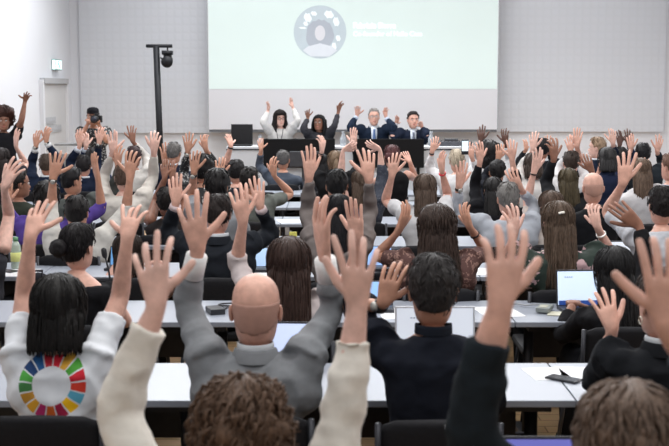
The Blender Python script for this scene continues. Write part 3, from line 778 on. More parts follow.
P('person with thick grey hair in light blue grey sweater, both hands up', 508, 199, 8.25, ('short', GREYH), 'l', ('shirt', (188, 194, 204)),
  [('l', 459, 187, 464, 157, dict(e=(452, 216), watch=(50, 44, 42), splay=.8, pal=20)), ('r', 521, 190, 503, 161, dict(e=(544, 222), splay=1.0, thumb=1.3))])
P('bald person in black top left of the long pale raised forearm', 593, 188, 8.35, ('fringe', (180, 141, 127)), 'l', ('shirt', (28, 29, 33)), [])
P('person with black hair and pale grey shirt at the right edge, forearm raised', 662, 206, 6.9, ('short', (32, 27, 28)), 'l', ('shirt', (206, 210, 218)),
  [('l', 623, 184, 628, 148, dict(sl=.45, e=(612, 222), splay=1.1, hs=1.05, dy=.05))])
P('person in cream blouse behind the clipped brown hair, left hand raised with bracelet', 551, 208, 8.35, ('bob', (90, 72, 60)), 'p', ('shirt', (228, 216, 210)),
  [('l', 534, 172, 540, 147, dict(sl=.4, e=(526, 196), splay=.7, watch=(50, 44, 44), ww=.005))], sex='f')
# row D
P('person with short black curls in bright purple jacket, arms raised', 47, 200, 8.35, ('mop', (30, 26, 27)), 'm', ('shirt', (96, 76, 160)),
  [('l', 6, 205, 8, 180, dict(e=(10, 222), sl=.9)), ('r', 98, 178, 92, 152, dict(sl=.62, e=(112, 208), splay=.4, pal=50))])
P('person in dark olive jacket with face turned right and cropped hair', 19, 184, 9.77, ('crop', (34, 28, 27)), 'b', ('shirt', (52, 56, 48)), [], hyaw=-55)
P('person with black hair in grey green sweater, right arm raised', 72, 181, 9.77, ('short', (26, 25, 28)), 'm', ('shirt', (92, 96, 94)),
  [('r', 118, 166, 118, 141, dict(e=(108, 200), splay=1.0, sl=.95))], hyaw=-40)
P('person with thick black curly hair and white collar, left hand up with dark watch', 217, 187, 8.4, ('mop', (28, 26, 27)), 'm', ('shirt', (150, 154, 160)),
  [('l', 194, 173, 195, 151, dict(sl=.35, e=(190, 212), watch=(50, 50, 48)))], extras=dict(collar=(228, 232, 236)))
P('person in grey green T-shirt with short black hair, elbow bent out wide', 249, 181, 9.75, ('short', (30, 26, 26)), 'm', ('tee', (112, 116, 112)),
  [('l', 218, 178, 223, 150, dict(e=(214, 205))), ('r', 274, 176, 272, 156, dict(e=(296, 200), splay=.6))])
P('person with black hair directly behind the long black hair and taupe sleeves', 337, 186, 8.2, ('short', (24, 23, 25)), 'm', ('shirt', (72, 80, 96)), [])
P('person with long light brown hair in white T-shirt, both bare arms up', 425, 190, 8.3, ('long', (92, 76, 66)), 'l', ('tee', (222, 222, 226)),
  [('l', 392, 176, 395, 151, dict(e=(384, 206), splay=1.1)), ('r', 442, 172, 441, 151, dict(e=(450, 200), watch=(170, 40, 50), ww=.005, pal=55, splay=.5))], sex='f')
P('person with long black hair and black sleeves next to the thick grey hair', 493, 191, 9.7, ('long', (36, 34, 36)), 'l', ('shirt', (26, 26, 30)),
  [('l', 480, 162, 479, 140, dict(e=(474, 188), splay=.7)), ('r', 512, 160, 512, 138, dict(sl=.8, e=(526, 188), splay=1.0))], sex='f')
P('person with long olive brown hair in black jacket, broad brown hand raised', 568, 182, 9.65, ('long', (82, 72, 52)), 'b', ('jacket', (34, 35, 38)),
  [('l', 554, 160, 553, 131, dict(sl=.97, e=(546, 190), splay=1.5, hs=1.15)), ('r', 592, 172, 582, 150, dict(sl=.4, e=(602, 190), splay=.8))], sex='f')
P('person with dark skin and bare arms holding both hands before the face', 167, 202, 8.9, ('short', (26, 22, 22)), 'b', ('tank', (40, 36, 36)),
  [('l', 165, 178, 163, 160, dict(e=(152, 206), sl=0)), ('r', 172, 178, 172, 160, dict(e=(184, 206), sl=0))], sex='f')
# row E
P('person in cream white jacket with brown hair, both arms stretched up', 124, 178, 9.8, ('short', (96, 76, 64)), 'p', ('shirt', (218, 212, 204)),
  [('l', 113, 153, 113, 131, dict(e=(101, 172), pal=15)), ('r', 154, 152, 156, 127, dict(e=(152, 176), splay=.8, hs=1.05))])
P('person in polka dot navy top with brown hair making a heart with the hands', 361, 184, 9.75, ('long', (88, 72, 60)), 'p', ('shirt', polka),
  [('l', 343, 150, 358, 143, dict(sl=.0, e=(336, 172), splay=.4, curl=.5, maxt=15)), ('r', 380, 149, 365, 143, dict(sl=.72, e=(392, 178), splay=.4, curl=.5, maxt=15))], sex='f')
P('person with long light brown hair in white top and dark sleeve, hand on head', 641, 172, 9.6, ('long', (112, 92, 78)), 'l', ('shirt', (216, 214, 216)),
  [('r', 646, 176, 642, 157, dict(e=(656, 192), sl=.4))], sex='f')
P('person with dark grey hair in navy jacket, hand held at the cheek', 607, 160, 11.2, ('bob', (58, 56, 58)), 'l', ('jacket', (30, 38, 62)),
  [('l', 598, 176, 606, 158, dict(e=(586, 190), sl=.0))], sex='f')
P('person in black shirt with one hand up beside the grey sweater wearer', 497, 172, 11.2, ('short', (30, 28, 30)), 'm', ('shirt', (34, 36, 44)),
  [('l', 498, 160, 501, 143, dict(e=(486, 178)))])
P('person in black jacket with light brown hair beneath the panel table', 336, 163, 11.2, ('ponytail', (128, 106, 86)), 'p', ('shirt', (26, 26, 28)),
  [('l', 322, 152, 322, 133, dict(e=(312, 172), pal=50, watch=(60, 50, 50), ww=.005)), ('r', 354, 146, 353, 127, dict(e=(362, 170)))], sex='f')
P('person with black hair and black and white patterned top, both hands up', 203, 170, 9.85, ('mop', (24, 23, 25)), 'm', ('shirt', flower_bw),
  [('l', 188, 152, 188, 133, dict(e=(182, 172), watch=(36, 36, 40), splay=1.2)), ('r', 206, 150, 202, 133, dict(e=(216, 170), pal=30))])
P('person in black sleeve whose bent hand wears a bracelet near the dark chair', 236, 172, 11.2, ('short', (32, 30, 32)), 'l', ('shirt', (40, 42, 50)),
  [('l', 231, 146, 227, 133, dict(e=(224, 164), pal=40, watch=(28, 28, 30), ww=.006, sl=.6))])
# row F
P('person with dark brown hair in navy suit, both hands raised with white cuffs', 47, 165, 12.62, ('short', (78, 66, 58)), 'm', ('jacket', (32, 42, 62)),
  [('l', 36, 146, 37, 127, dict(e=(28, 166), cuff=(230, 232, 236), sl=.86, watch=(30, 30, 30))), ('r', 46, 142, 48, 124, dict(e=(60, 160), cuff=(230, 232, 236), sl=.88, watch=(30, 30, 30)))])
P('person in navy jacket behind the raised hand with the watch, both arms reaching right', 84, 166, 12.62, ('short', (34, 30, 32)), 'l', ('jacket', (30, 38, 58)),
  [('l', 80, 146, 78, 128, dict(e=(66, 162), cuff=(216, 222, 234), sl=.86)), ('r', 99, 143, 103, 124, dict(e=(94, 164), cuff=(60, 60, 66), sl=.9, watch=(70, 62, 50)))])
P('person in deep blue jacket with one pale hand raised before the photographer', 93, 158, 13.9, ('short', (40, 36, 38)), 'p', ('jacket', (28, 40, 70)),
  [('l', 86, 147, 86, 128, dict(e=(80, 164), cuff=(206, 216, 232), sl=.86))])
P('person with maroon hair in black sleeveless top, elbow bent to the right', 392, 157, 11.3, ('bun', (84, 46, 48)), 'l', ('tank', (26, 26, 28)),
  [('r', 410, 162, 404, 151, dict(e=(416, 174), sl=0))], sex='f')
P('person with blond hair in white shirt, left hand up with black bracelet', 457, 161, 11.4, ('short', (204, 190, 168)), 'l', ('shirt', (228, 228, 230)),
  [('l', 432, 152, 436, 136, dict(e=(430, 172), watch=(30, 30, 34), ww=.005)), ('r', 472, 158, 470, 142, dict(e=(480, 174)))], sex='f')
P('person with short black hair in black jacket against the white wall, both hands raised', 542, 149, 12.62, ('short', (26, 26, 30)), 'm', ('jacket', (40, 42, 46)),
  [('l', 526, 150, 527, 139, dict(e=(522, 168))), ('r', 550, 152, 548, 134, dict(e=(558, 168)))])
P('person with blond brown hair and glasses in navy suit, face turned left', 597, 148, 12.62, ('short', (166, 140, 116)), 'p', ('jacket', (28, 36, 54)), [('r', 613, 144, 612, 128, dict(e=(618, 162)))], hyaw=62)
P('person with black hair and dark sleeve near the right edge', 643, 154, 12.62, ('short', (28, 28, 32)), 'l', ('shirt', (40, 46, 52)),
  [('r', 657, 152, 661, 133, dict(e=(666, 170), splay=1.2)), ('l', 631, 150, 630, 134, dict(e=(626, 168)))])
P('person in white jacket with curly black hair, dark hands raised with grey cuffs', 489, 158, 12.62, ('afro', (28, 25, 26)), 'd', ('shirt', (216, 218, 220)),
  [('l', 481, 142, 481, 125, dict(e=(474, 160), watch=(120, 122, 130))), ('r', 506, 144, 503, 124, dict(e=(512, 162), sl=.92))], hyaw=-35)
P('person with pale hands and light sleeves left of the broad brown hand', 533, 166, 11.0, ('bob', (70, 58, 50)), 'p', ('shirt', (224, 220, 216)),
  [('l', 533, 150, 534, 130, dict(e=(524, 166)))], sex='f')
P('person in white shirt behind the tall raised arms near the wall', 571, 163, 11.4, ('short', (60, 48, 42)), 'l', ('shirt', (226, 226, 228)),
  [('l', 571, 152, 568, 136, dict(e=(562, 168))), ('r', 577, 147, 578, 126, dict(e=(584, 166), sl=.6))])
P('person in navy sweater with dark hands raised right of the glasses wearer', 621, 157, 13.9, ('short', (34, 30, 30)), 'd', ('shirt', (34, 44, 74)),
  [('l', 620, 146, 618, 128, dict(e=(610, 160))), ('r', 628, 144, 629, 127, dict(e=(638, 160), splay=1.2))])
# row G / H
P('person with greying hair in navy suit by the light stand, hand up with gold watch', 174, 153, 12.4, ('crop', (108, 104, 102)), 'm', ('jacket', (28, 34, 50)),
  [('l', 165, 163, 165, 143, dict(e=(158, 176), watch=(196, 176, 120), hs=1.15))], hyaw=-10)
P('person in the front row with short grey hair and slate blue shirt', 283, 160, 13.6, ('crop', (98, 96, 96)), 'm', ('shirt', (82, 90, 104)),
  [('l', 261, 150, 260, 138, dict(e=(258, 166), sl=.86))])
P('person with dark hair and cream sleeve, one hand up against the panelled wall', 134, 157, 12.6, ('short', (60, 40, 42)), 'b', ('shirt', (222, 218, 212)),
  [('r', 133, 142, 131, 124, dict(e=(144, 156)))])
P('person in black low in front of the stage between the two black panels', 322, 164, 13.4, ('long', (26, 25, 27)), 'l', ('shirt', (24, 24, 27)), [], sex='f')
P('person in pale blue shirt cut off by the right edge', 671, 167, 9.7, ('crop', (120, 90, 76)), 'l', ('shirt', (190, 204, 228)), [], hyaw=30)
P('person in dark top at the left edge, pink forearm bent upward', 2, 160, 11.2, ('long', (40, 32, 32)), 'p', ('tee', (48, 46, 52)),
  [('r', 16, 147, 17, 128, dict(e=(22, 162), pal=45))], sex='f')
# standing at the left, facing the room
w1 = P('person standing at the left edge with round brown curls, black T-shirt and arm up high', 3, 121, 13.1, ('afro', (70, 44, 38)), 'b', ('tee', (34, 34, 38)),
  [('r', 25, 101, 28, 90, dict(e=(22, 120), splay=1.4, hs=1.1, thumb=1.3))], yaw=200, sex='f', stand=True, nochair=True)
w2 = P('photographer in black cap with patterned black shirt, standing by the back wall', 93, 117, 15.2, ('crop', (40, 30, 28)), 'm', ('tee', flower_bw),
  [('l', 88, 124, 91, 117, dict(e=(82, 138), curl=1.0, dy=-.22)), ('r', 99, 125, 97, 118, dict(e=(104, 138), curl=1.0, dy=-.22))], yaw=185, stand=True, nochair=True, tilt=0)
# the four panellists on the stage
PY = 16.1
p1 = P('panellist with long curly dark hair and white blouse, both arms raised', 280, 119, PY, ('wavy', (36, 28, 28)), 'p', ('shirt', (224, 222, 220)),
  [('l', 268, 111, 269, 101, dict(e=(264, 125), pal=50, splay=.4)), ('r', 293, 108, 290, 98, dict(e=(299, 122), pal=50, splay=.4))], yaw=180, sex='f', tilt=0, hz_scale=.93, hyaw=18, base=.42)
p2 = P('panellist with long black hair and dark grey jacket, arms spread wide and up', 319, 123, PY, ('long', (22, 20, 23)), 'b', ('shirt', (58, 58, 64)),
  [('l', 308, 118, 307, 108, dict(e=(304, 130), splay=.9)), ('r', 338, 113, 341, 101, dict(e=(334, 127), pal=50, splay=.4))], yaw=180, sex='f', tilt=-6, hyaw=-14, base=.42)
p3 = P('panellist with grey hair, navy suit and blue tie, both palms raised', 374, 117, PY, ('crop', (150, 146, 142)), 'l', ('jacket', (30, 42, 60)),
  [('l', 357, 116, 358, 104, dict(e=(349, 124), cuff=(196, 210, 230), sl=.88, hs=1.1)), ('r', 386, 118, 385, 107, dict(e=(392, 128), cuff=(196, 210, 230), sl=.88, pal=40))], yaw=180, base=.42)
p4 = P('panellist with short dark hair, dark suit and grey tie, head tilted', 413, 120, PY, ('short', (40, 32, 32)), 'l', ('jacket', (34, 42, 60)),
  [('l', 396, 124, 398, 115, dict(e=(393, 134), cuff=(220, 224, 232), sl=.9, pal=40, splay=.5)), ('r', 422, 127, 418, 119, dict(e=(427, 136), curl=.6, dy=-.05))], yaw=180, hyaw=10, base=.42)

# ------------------------------------------------------------ extra clothing details
glasses(p1, (90, 20, 26)); glasses(p2, (70, 50, 44)); glasses(p3, (150, 150, 150))
for p, c in ((p3, (84, 108, 150)), (p4, (110, 116, 132))):
    zz = p['nb'].z; b = MB()
    b.tube([(0, .085, zz - .01), (0, .118, zz - .09), (0, .135, zz - .22), (0, .135, zz - .34)], [.062, .060, .045, .02], 12, .35); b.build('shirt_front', cloth_m((214, 222, 234)), p['root'])
    b = MB(); b.tube([(0, .125, zz - .03), (0, .135, zz - .055), (0, .162, zz - .13), (0, .172, zz - .3), (0, .172, zz - .42)], [.022, .018, .026, .034, .036], 8, .6); b.build('necktie', cloth_m(c), p['root'])
zz = p1['nb'].z; b = MB(); b.tube([(-.05, .10, zz), (-.03, .13, zz - .12), (0, .145, zz - .24), (.03, .13, zz - .12), (.05, .10, zz)], .005, 6); b.build('lanyard', cloth_m((60, 60, 66)), p1['root'])
# cap and camera
Mh = w2['Mh']; b = MB(); rings = []
for (z, k, o) in ((.045, 1.04, .006), (.08, 1.04, .008), (.11, 1.0, .014), (.13, .7, .02), (.137, .2, .022)):
    rings.append([Mh @ (Vector((.08 * k * math.sin(j * math.pi / 10), -.006 + .1 * k * math.cos(j * math.pi / 10), z))) for j in range(20)])
b.loft(rings); b.box(Mh @ Vector((-.01, .125, .055)), (.06, .055, .006)); b.build('cap', cloth_m((34, 34, 38)), w2['root'])
cpos = at(96.5, 119, 15.2 - .26)
cr_ = empty('photo_camera', cpos, math.pi); cbl = mat('camera_black', (26, 27, 30), .45)
b = MB(); b.box((0, -.02, 0), (.07, .03, .045)); b.box((0, -.02, .055), (.025, .028, .016)); b.box((-.06, 0, -.005), (.014, .03, .04)); b.build('camera_body', cbl, cr_, smooth=False, bevel=.006)
b = MB(); b.tube([(0, .01, 0), (0, .04, 0), (0, .11, 0), (0, .15, 0)], [.038, .04, .043, .05], 20); lo = b.build('lens', cbl, cr_)
b = MB(); b.tube([(0, .150, 0), (0, .152, 0)], .036, 18); b.build('lens_glass', mat('lens_glass', (40, 44, 60), .08), lo)
tag(cr_, 'black photo camera with round lens held up to the face by the capped photographer', 'camera')
# colour wheel on the white T-shirt
import colorsys
sdg = [(229, 36, 59), (221, 166, 58), (76, 159, 56), (197, 25, 45), (214, 60, 40), (90, 170, 200), (252, 195, 11), (162, 25, 66), (220, 105, 37), (190, 40, 110), (225, 165, 40), (191, 139, 46), (63, 126, 68), (80, 170, 70), (24, 60, 110), (30, 90, 150), (200, 40, 60)]
def ring_shirt(rgb, c, r0, r1):
    m = bpy.data.materials.new('ring_print_shirt'); m.use_nodes = True; nt = m.node_tree; b = nt.nodes['Principled BSDF']; b.inputs['Roughness'].default_value = .85
    N = nt.nodes.new; L = nt.links.new
    tc = N('ShaderNodeTexCoord'); s = N('ShaderNodeSeparateXYZ'); L(tc.outputs['Object'], s.inputs[0])
    def M(op, a, b_=None):
        n = N('ShaderNodeMath'); n.operation = op
        for i, q in enumerate((a, b_)):
            if q is None: continue
            if isinstance(q, (int, float)): n.inputs[i].default_value = q
            else: L(q, n.inputs[i])
        return n.outputs[0]
    nzt = N('ShaderNodeTexNoise'); nzt.inputs['Scale'].default_value = 7; L(tc.outputs['Object'], nzt.inputs['Vector'])
    dz = M('MULTIPLY', M('SUBTRACT', nzt.outputs['Fac'], .5), .03)
    x = M('SUBTRACT', s.outputs['X'], c[0]); z = M('ADD', M('SUBTRACT', s.outputs['Z'], c[1]), dz)
    a = M('ARCTAN2', x, z); fr_ = M('FRACT', M('ADD', M('DIVIDE', a, 2 * math.pi), 1.0))
    z2 = M('MULTIPLY', z, 1.0); rad = M('SQRT', M('ADD', M('MULTIPLY', x, x), M('MULTIPLY', z2, z2)))
    cr = N('ShaderNodeValToRGB'); cr.color_ramp.interpolation = 'CONSTANT'; e = cr.color_ramp.elements
    for i, q in enumerate(sdg):
        el = e[0] if i == 0 else (e[1] if i == 1 else e.new(i / 17)); el.position = i / 17; el.color = (*srgb(q), 1)
    L(fr_, cr.inputs[0])
    seg = M('PINGPONG', M('FRACT', M('MULTIPLY', fr_, 17.0)), .5)
    mask = M('MULTIPLY', M('MULTIPLY', M('GREATER_THAN', rad, r0), M('LESS_THAN', rad, r1)), M('MULTIPLY', M('GREATER_THAN', seg, .07), M('LESS_THAN', s.outputs['Y'], -.03)))
    mx = N('ShaderNodeMixRGB'); mx.inputs[1].default_value = (*srgb(rgb), 1); L(mask, mx.inputs[0]); L(cr.outputs[0], mx.inputs[2]); L(mx.outputs[0], b.inputs['Base Color'])
    return m
A1['clothes'].data.materials[0] = ring_shirt((222, 226, 232), (.0, at(59, 384, 3.93).z), .068, .118)
# hair clip, earring
h = [p for p in PEOPLE if 'hair clip' in p['label']][0]
b = MB(); b.tube([h['Mh'] @ Vector((-.02, -.112, .072)), h['Mh'] @ Vector((.012, -.112, .078))], .007, 8); b.build('hair_clip', mat('clip', (240, 236, 226), .3), h['root'])
b = MB(); b.tube([A4['Mh'] @ Vector((-.088, -.01 + .012 * math.cos(a * .7), -.052 + .013 * math.sin(a * .7))) for a in range(10)], .0022, 6); b.build('earring', mat('earring', (220, 214, 200), .3, .8), A4['root'])

# ------------------------------------------------------------ desks, row by row
DESKS = [(2.78, -1.88, 2), (4.21, -3.28, 4), (5.68, -3.28, 4), (7.09, -3.28, 5), (8.51, -3.28, 5), (9.93, -4.68 + 1.4, 6), (11.35, -3.28, 6), (12.78, -3.28, 6)]
topm = mat('desk_laminate', (146, 152, 164), .35, 0, 'plain', .01, 3, 0, .4); legm = mat('desk_leg', (44, 45, 50), .45, .4)
dk = empty('conference_desk', (0, 0, 0))
b = MB(); b.box((.7, .3, .725), (.697, .3, .0135)); b.build('desktop', topm, dk, smooth=False, bevel=.003)
b = MB(); b.box((.7, .3, .69), (.62, .22, .018)); b.build('under_frame', legm, dk, smooth=False)
for x in (.12, 1.28):
    b = MB(); b.tube([(x, .3, .68), (x, .3, .05)], .028, 10); b.box((x, .3, .03), (.03, .28, .02)); b.tube([(x, .06, .055), (x, .3, .3)], .01, 6); b.build('leg', legm, dk)
b = MB(); b.box((.7, .5, .56), (.55, .008, .12)); b.build('modesty_panel', legm, dk, smooth=False)
first = True; desks = []
for ri, (y, x0, n) in enumerate(DESKS):
    for k in range(n):
        x = x0 + 1.4 * k
        o = dk if first else copy_tree(dk); first = False
        o.location = (x, y, 0)
        side = 'the left end' if k == 0 else ('the right end' if k == n - 1 else f'{["", "second", "third", "fourth", "fifth"][k]} from left')
        rown = 'row under the lower picture edge' if ri == 0 else f'{ORD[ri - 1]} visible row from the camera'
        tag(o, f'white topped desk in the {rown}, {side}', 'desk', 'conference desks in rows')

# ------------------------------------------------------------ chairs
ch = empty('conference_chair', (0, 0, 0)); cfm = mat('chair_fabric', (26, 26, 30), .8, 0, 'plain', .15, 60, .1, .3); cmet = mat('chair_metal', (60, 61, 66), .35, .7)
b = MB(); b.box((0, .02, .435), (.225, .215, .025)); b.build('seat', cfm, ch, bevel=.02, smooth=False)
b = MB(); rings = []
for i in range(7):
    t = i / 6; z = .50 + .32 * t; w = .215 - .015 * abs(t - .5) * 2; y = -.225 - .05 * t
    rings.append([(-w, y + .03, z), (-w * .5, y + .0, z), (0, y - .008, z), (w * .5, y, z), (w, y + .03, z), (w, y + .012, z), (w * .5, y - .018, z), (0, y - .026, z), (-w * .5, y - .018, z), (-w, y + .012, z)])
b.loft(rings); b.build('backrest', cfm, ch, sub=1)
b = MB()
b.tube([(-.205, -.262, .8), (-.205, -.24, .5), (-.19, -.14, .425), (.19, -.14, .425), (.205, -.24, .5), (.205, -.262, .8)], .011, 8)
b.build('back_frame', cmet, ch)
for sx in (-1, 1):
    for sy in (-1, 1):
        b = MB(); b.tube([(sx * .19, sy * .17, .42), (sx * .23, sy * .22, .01)], .011, 8); b.build('leg', cmet, ch)
firstc = True; seated = []
def short(l):
    return l
for p in PEOPLE:
    if p['nochair'] or p['stand']: continue
    hp = p['root'].location + Matrix.Rotation(p['yaw'], 3, 'Z') @ Vector((0, p['hips'].y + .02, 0))
    o = ch if firstc else copy_tree(ch); firstc = False
    o.location = (hp.x, hp.y, .42 if p['yaw'] > 3.1 and p['C'].y > 15 else 0.0); o.rotation_euler = (0, 0, p['yaw'])
    l = p['label'].split(',')[0].split()
    tag(o, 'black chair under the ' + ' '.join(l[:12]), 'chair', 'black conference chairs')
    seated.append(hp)
# unoccupied chairs in the gaps
xs_empty = 0; rowD = [(4.05, 1), (5.5, 2), (6.92, 3), (8.35, 4), (9.75, 5), (11.2, 6), (12.6, 7)]
for D_, ri in rowD:
    lim = D_ * .31
    y, x0, n = DESKS[ri]
    cand = [x0 + .35 + .7 * k for k in range(n * 2)]; m = 0
    for x in cand:
        if abs(x + .02) > lim: continue
        if ri == 1 or (ri == 2 and x > 0): continue
        if any(abs(q.x - x) < .56 and abs(q.y - (D_ - .04)) < .75 for q in seated): continue
        o = copy_tree(ch); o.location = (x, D_ - .06, 0); o.rotation_euler = (0, 0, R(random.uniform(-6, 6))); seated.append(Vector((x, D_, 0)))
        m += 1
        tag(o, f'empty black chair in the {ORD[ri - 1]} visible row of desks, {["", "first", "second", "third", "fourth", "fifth", "sixth", "seventh", "eighth", "ninth"][m]} free one from the left', 'chair', 'black conference chairs')
# label patch on the chair of the navy jacket wearer
c3 = [o for o in COL.objects if o.name.startswith('conference_chair') and o.get('label', '').startswith('black chair under the person with short dark grey')][0]
pl = at(444, 418, 3.75)
b = MB(); b.box((0, 0, 0), (.022, .002, .006)); po = b.build('maker_plate', mat('plate', (190, 190, 192), .4), c3, smooth=False)
po.location = (.035, -.302, .80)
for i in range(4):
    b = MB(); b.box((-.016 + i * .010, -.003, 0), (.003, .001, .004)); b.build('plate_letter', mat('plate_dark', (60, 60, 64), .5), po, smooth=False)

# ------------------------------------------------------------ stage and panel table
stm = mat('stage_deck', (150, 152, 156), .6)
b = MB(); b.box((0, 0, .21), (2.4, 1.15, .21)); st = b.build('stage_platform', stm, None, smooth=False, bevel=.01); st.location = (.45, 16.05, 0)
tag(st, 'low grey stage platform under the panel table', 'stage')
ty, tz = 15.35, 1.15
xl, xr = at(226, 147, ty).x, at(470, 147, ty).x
tmat = mat('panel_table_white', (208, 211, 216), .45, 0, 'plain', .01)
units = 3
for k in range(units):
    a_, b_ = xl + (xr - xl) * k / units, xl + (xr - xl) * (k + 1) / units
    r_ = empty('panel_table', ((a_ + b_) / 2, ty, .42)); hw = (b_ - a_) / 2 - .003
    b = MB(); b.box((0, .26, tz - .42 - .015), (hw, .27, .015)); b.build('tabletop', tmat, r_, smooth=False, bevel=.004)
    b = MB(); b.box((0, -.002, tz - .42 - .038), (hw, .012, .010)); b.build('edge_strip', mat('edge_dark', (40, 42, 48), .5), r_, smooth=False)
    b = MB(); b.box((0, .012, .34), (hw, .012, .335)); b.build('front_panel', tmat, r_, smooth=False)
    for s in (-1, 1):
        b = MB(); b.box((s * (hw - .03), .27, .345), (.02, .24, .345)); b.build('leg', tmat, r_, smooth=False)
    tag(r_, ['white panel table at the left with black laptop on it', 'white panel table in the middle behind the black panels', 'white panel table at the right with grey console on it'][k], 'table', 'white panel tables on the stage')
pm_ = mat('black_panel', (17, 17, 20), .7, 0, 'plain', .1, 8, 0, .2)
for (x0, x1, nm_) in ((263, 335, 'left'), (353, 424, 'right')):
    A, B_ = at(x0, 139, 15.25), at(x1, 168, 15.25)
    b = MB(); b.box((0, 0, 0), ((B_.x - A.x) / 2, .018, (A.z - B_.z) / 2)); o = b.build('front_screen', pm_, None, smooth=False, bevel=.006); o.location = ((A.x + B_.x) / 2, 15.29, (A.z + B_.z) / 2)
    b = MB()
    for s in (-1, 1): b.box((s * (B_.x - A.x) * .42, 0, -.4), (.02, .015, .3))
    b.build('support', pm_, o, smooth=False)
    tag(o, f'black rectangular panel hiding the {nm_} pair of panellists from the chest down', 'panel', 'black panels before the stage table')
# grey box, dark chair and grey board left
A = at(304, 159, 14.9); b = MB(); b.box((0, 0, 0), (.19, .04, .1)); b.box((0, .02, -.4), (.03, .02, .34)); b.box((0, .02, -.76), (.2, .12, .015)); o = b.build('grey_monitor', mat('monitor_grey', (58, 60, 66), .5), None, smooth=False, bevel=.006); o.location = (A.x, 14.9, A.z); tag(o, 'dark grey stage monitor on a foot in front of the left black panel', 'monitor')
A = at(68, 155, 15.2); r_ = empty('lectern', (A.x, 15.2, 0)); b = MB(); b.box((0, 0, .64), (.16, .03, .42)); b.build('front_board', mat('lectern_grey', (140, 141, 142), .6), r_, smooth=False)
zt = at(68, 144, 15.2).z; b = MB(); b.box((0, .12, zt - .01), (.17, .16, .012)); b.build('top', mat('lectern_grey', (140, 141, 142), .6), r_, smooth=False)
b = MB(); b.box((0, .12, .02), (.17, .16, .02)); b.box((0, .12, .55), (.04, .04, .5)); b.build('base', mat('lectern_grey', (140, 141, 142), .6), r_, smooth=False)
tag(r_, 'plain grey lectern near the left back corner', 'lectern')
A = at(213, 160, 14.8); o = copy_tree(ch); o.location = (A.x, 14.85, .22); o.scale = (1, 1, 1); tag(o, 'black chair with high back standing left of the panel table', 'chair', 'black conference chairs'); o.location.z = 0

# things on the panel table
def laptop(loc, rz, label, w=.32, d=.22, ang=108, scr=(196, 214, 246), body=(60, 62, 68), on=True, group=None, bar=None):
    r_ = empty('laptop', loc, rz); bmat_ = mat('laptop_case', body, .35, .5)
    b = MB(); b.box((0, 0, .009), (w / 2, d / 2, .009)); b.build('base', bmat_, r_, smooth=False, bevel=.004)
    b = MB(); b.box((0, -.03, .0185), (w * .43, d * .27, .0008)); b.build('keyboard', mat('keys', (30, 31, 34), .6), r_, smooth=False)
    a = R(ang - 90); M = Matrix.Rotation(-a, 3, 'X')
    hh = d * .52
    b = MB(); b.box(Vector((0, d / 2, .012)) + M @ Vector((0, .003, hh)), (w / 2, .004, hh), M); lid = b.build('lid', bmat_, r_, smooth=False, bevel=.003)
    b = MB(); b.box(Vector((0, d / 2, .012)) + M @ Vector((0, -.0015, hh)), (w / 2 - .008, .001, hh - .009), M)
    b.build('display', mat('display', scr, .3, 0, 'plain', .03, 4, emit=.55) if on else mat('display_off', (18, 18, 22), .2), lid, smooth=False)
    if bar and on:
        b = MB(); b.box(Vector((0, d / 2, .012)) + M @ Vector((0, -.003, hh * .20)), (w / 2 - .012, .0006, .012), M); b.build('task_bar', mat('screen_blue', bar, .3, emit=.5), lid, smooth=False)
        b = MB()
        for k in range(4): b.box(Vector((-.1 + .012 * k, d / 2, .012)) + M @ Vector((0, -.003, hh * 1.6)), (.004, .0006, .002), M)
        b.build('screen_text', mat('screen_ink', (90, 100, 120), .4, emit=.2), lid, smooth=False)
    tag(r_, label, 'laptop', group)
    return r_
A = at(241, 145, 15.6); laptop((A.x, 15.62, tz), 0, 'black laptop with dark screen on the left panel table', .30, .27, 96, on=False, body=(24, 24, 28))
def carafe(px, D, z, label, h=.2, rgb=(214, 220, 226), g=None):
    A = at(px, 140, D); m = mat('clear_glass', rgb, .08, 0, 'plain', .02, 5, 0, .6); m.node_tree.nodes['Principled BSDF'].inputs['Transmission Weight'].default_value = .6
    r_ = empty('water_carafe', (A.x, D, z)); b = MB()
    b.tube([(0, 0, 0), (0, 0, .01), (0, 0, h * .5), (0, 0, h * .72), (0, 0, h * .9), (0, 0, h)], [.036, .042, .040, .022, .02, .024], 16); b.build('glass_body', m, r_)
    b = MB(); b.tube([(0, 0, h), (0, 0, h + .018)], .02, 12); b.build('stopper', mat('stopper', (60, 62, 66), .4), r_)
    tag(r_, label, 'carafe', 'glass carafes on the panel table')
carafe(343, 15.6, tz, 'clear glass carafe on the table between the two black panels')
carafe(431, 15.6, tz, 'clear glass carafe right of the right black panel')
carafe(352, 15.5, tz, 'clear glass carafe against the left edge of the right black panel', .17)
carafe(260, 15.6, tz, 'clear glass carafe left of the left black panel', .14)
A = at(452, 141, 15.6); b = MB(); b.box((0, 0, .03), (.27, .12, .03)); b.box((.0, .03, .075), (.09, .05, .02)); o = b.build('sound_console', mat('console', (70, 72, 78), .5), None, smooth=False, bevel=.008); o.location = (A.x, 15.65, tz)
b = MB()
for k in range(9): b.tube([(-.2 + .05 * k, -.05, .06), (-.2 + .05 * k, -.05, .075)], .009, 8)
b.build('knob', mat('knob', (30, 30, 32), .5), o).name = 'control_knobs'
tag(o, 'low dark grey console on the right panel table', 'console')
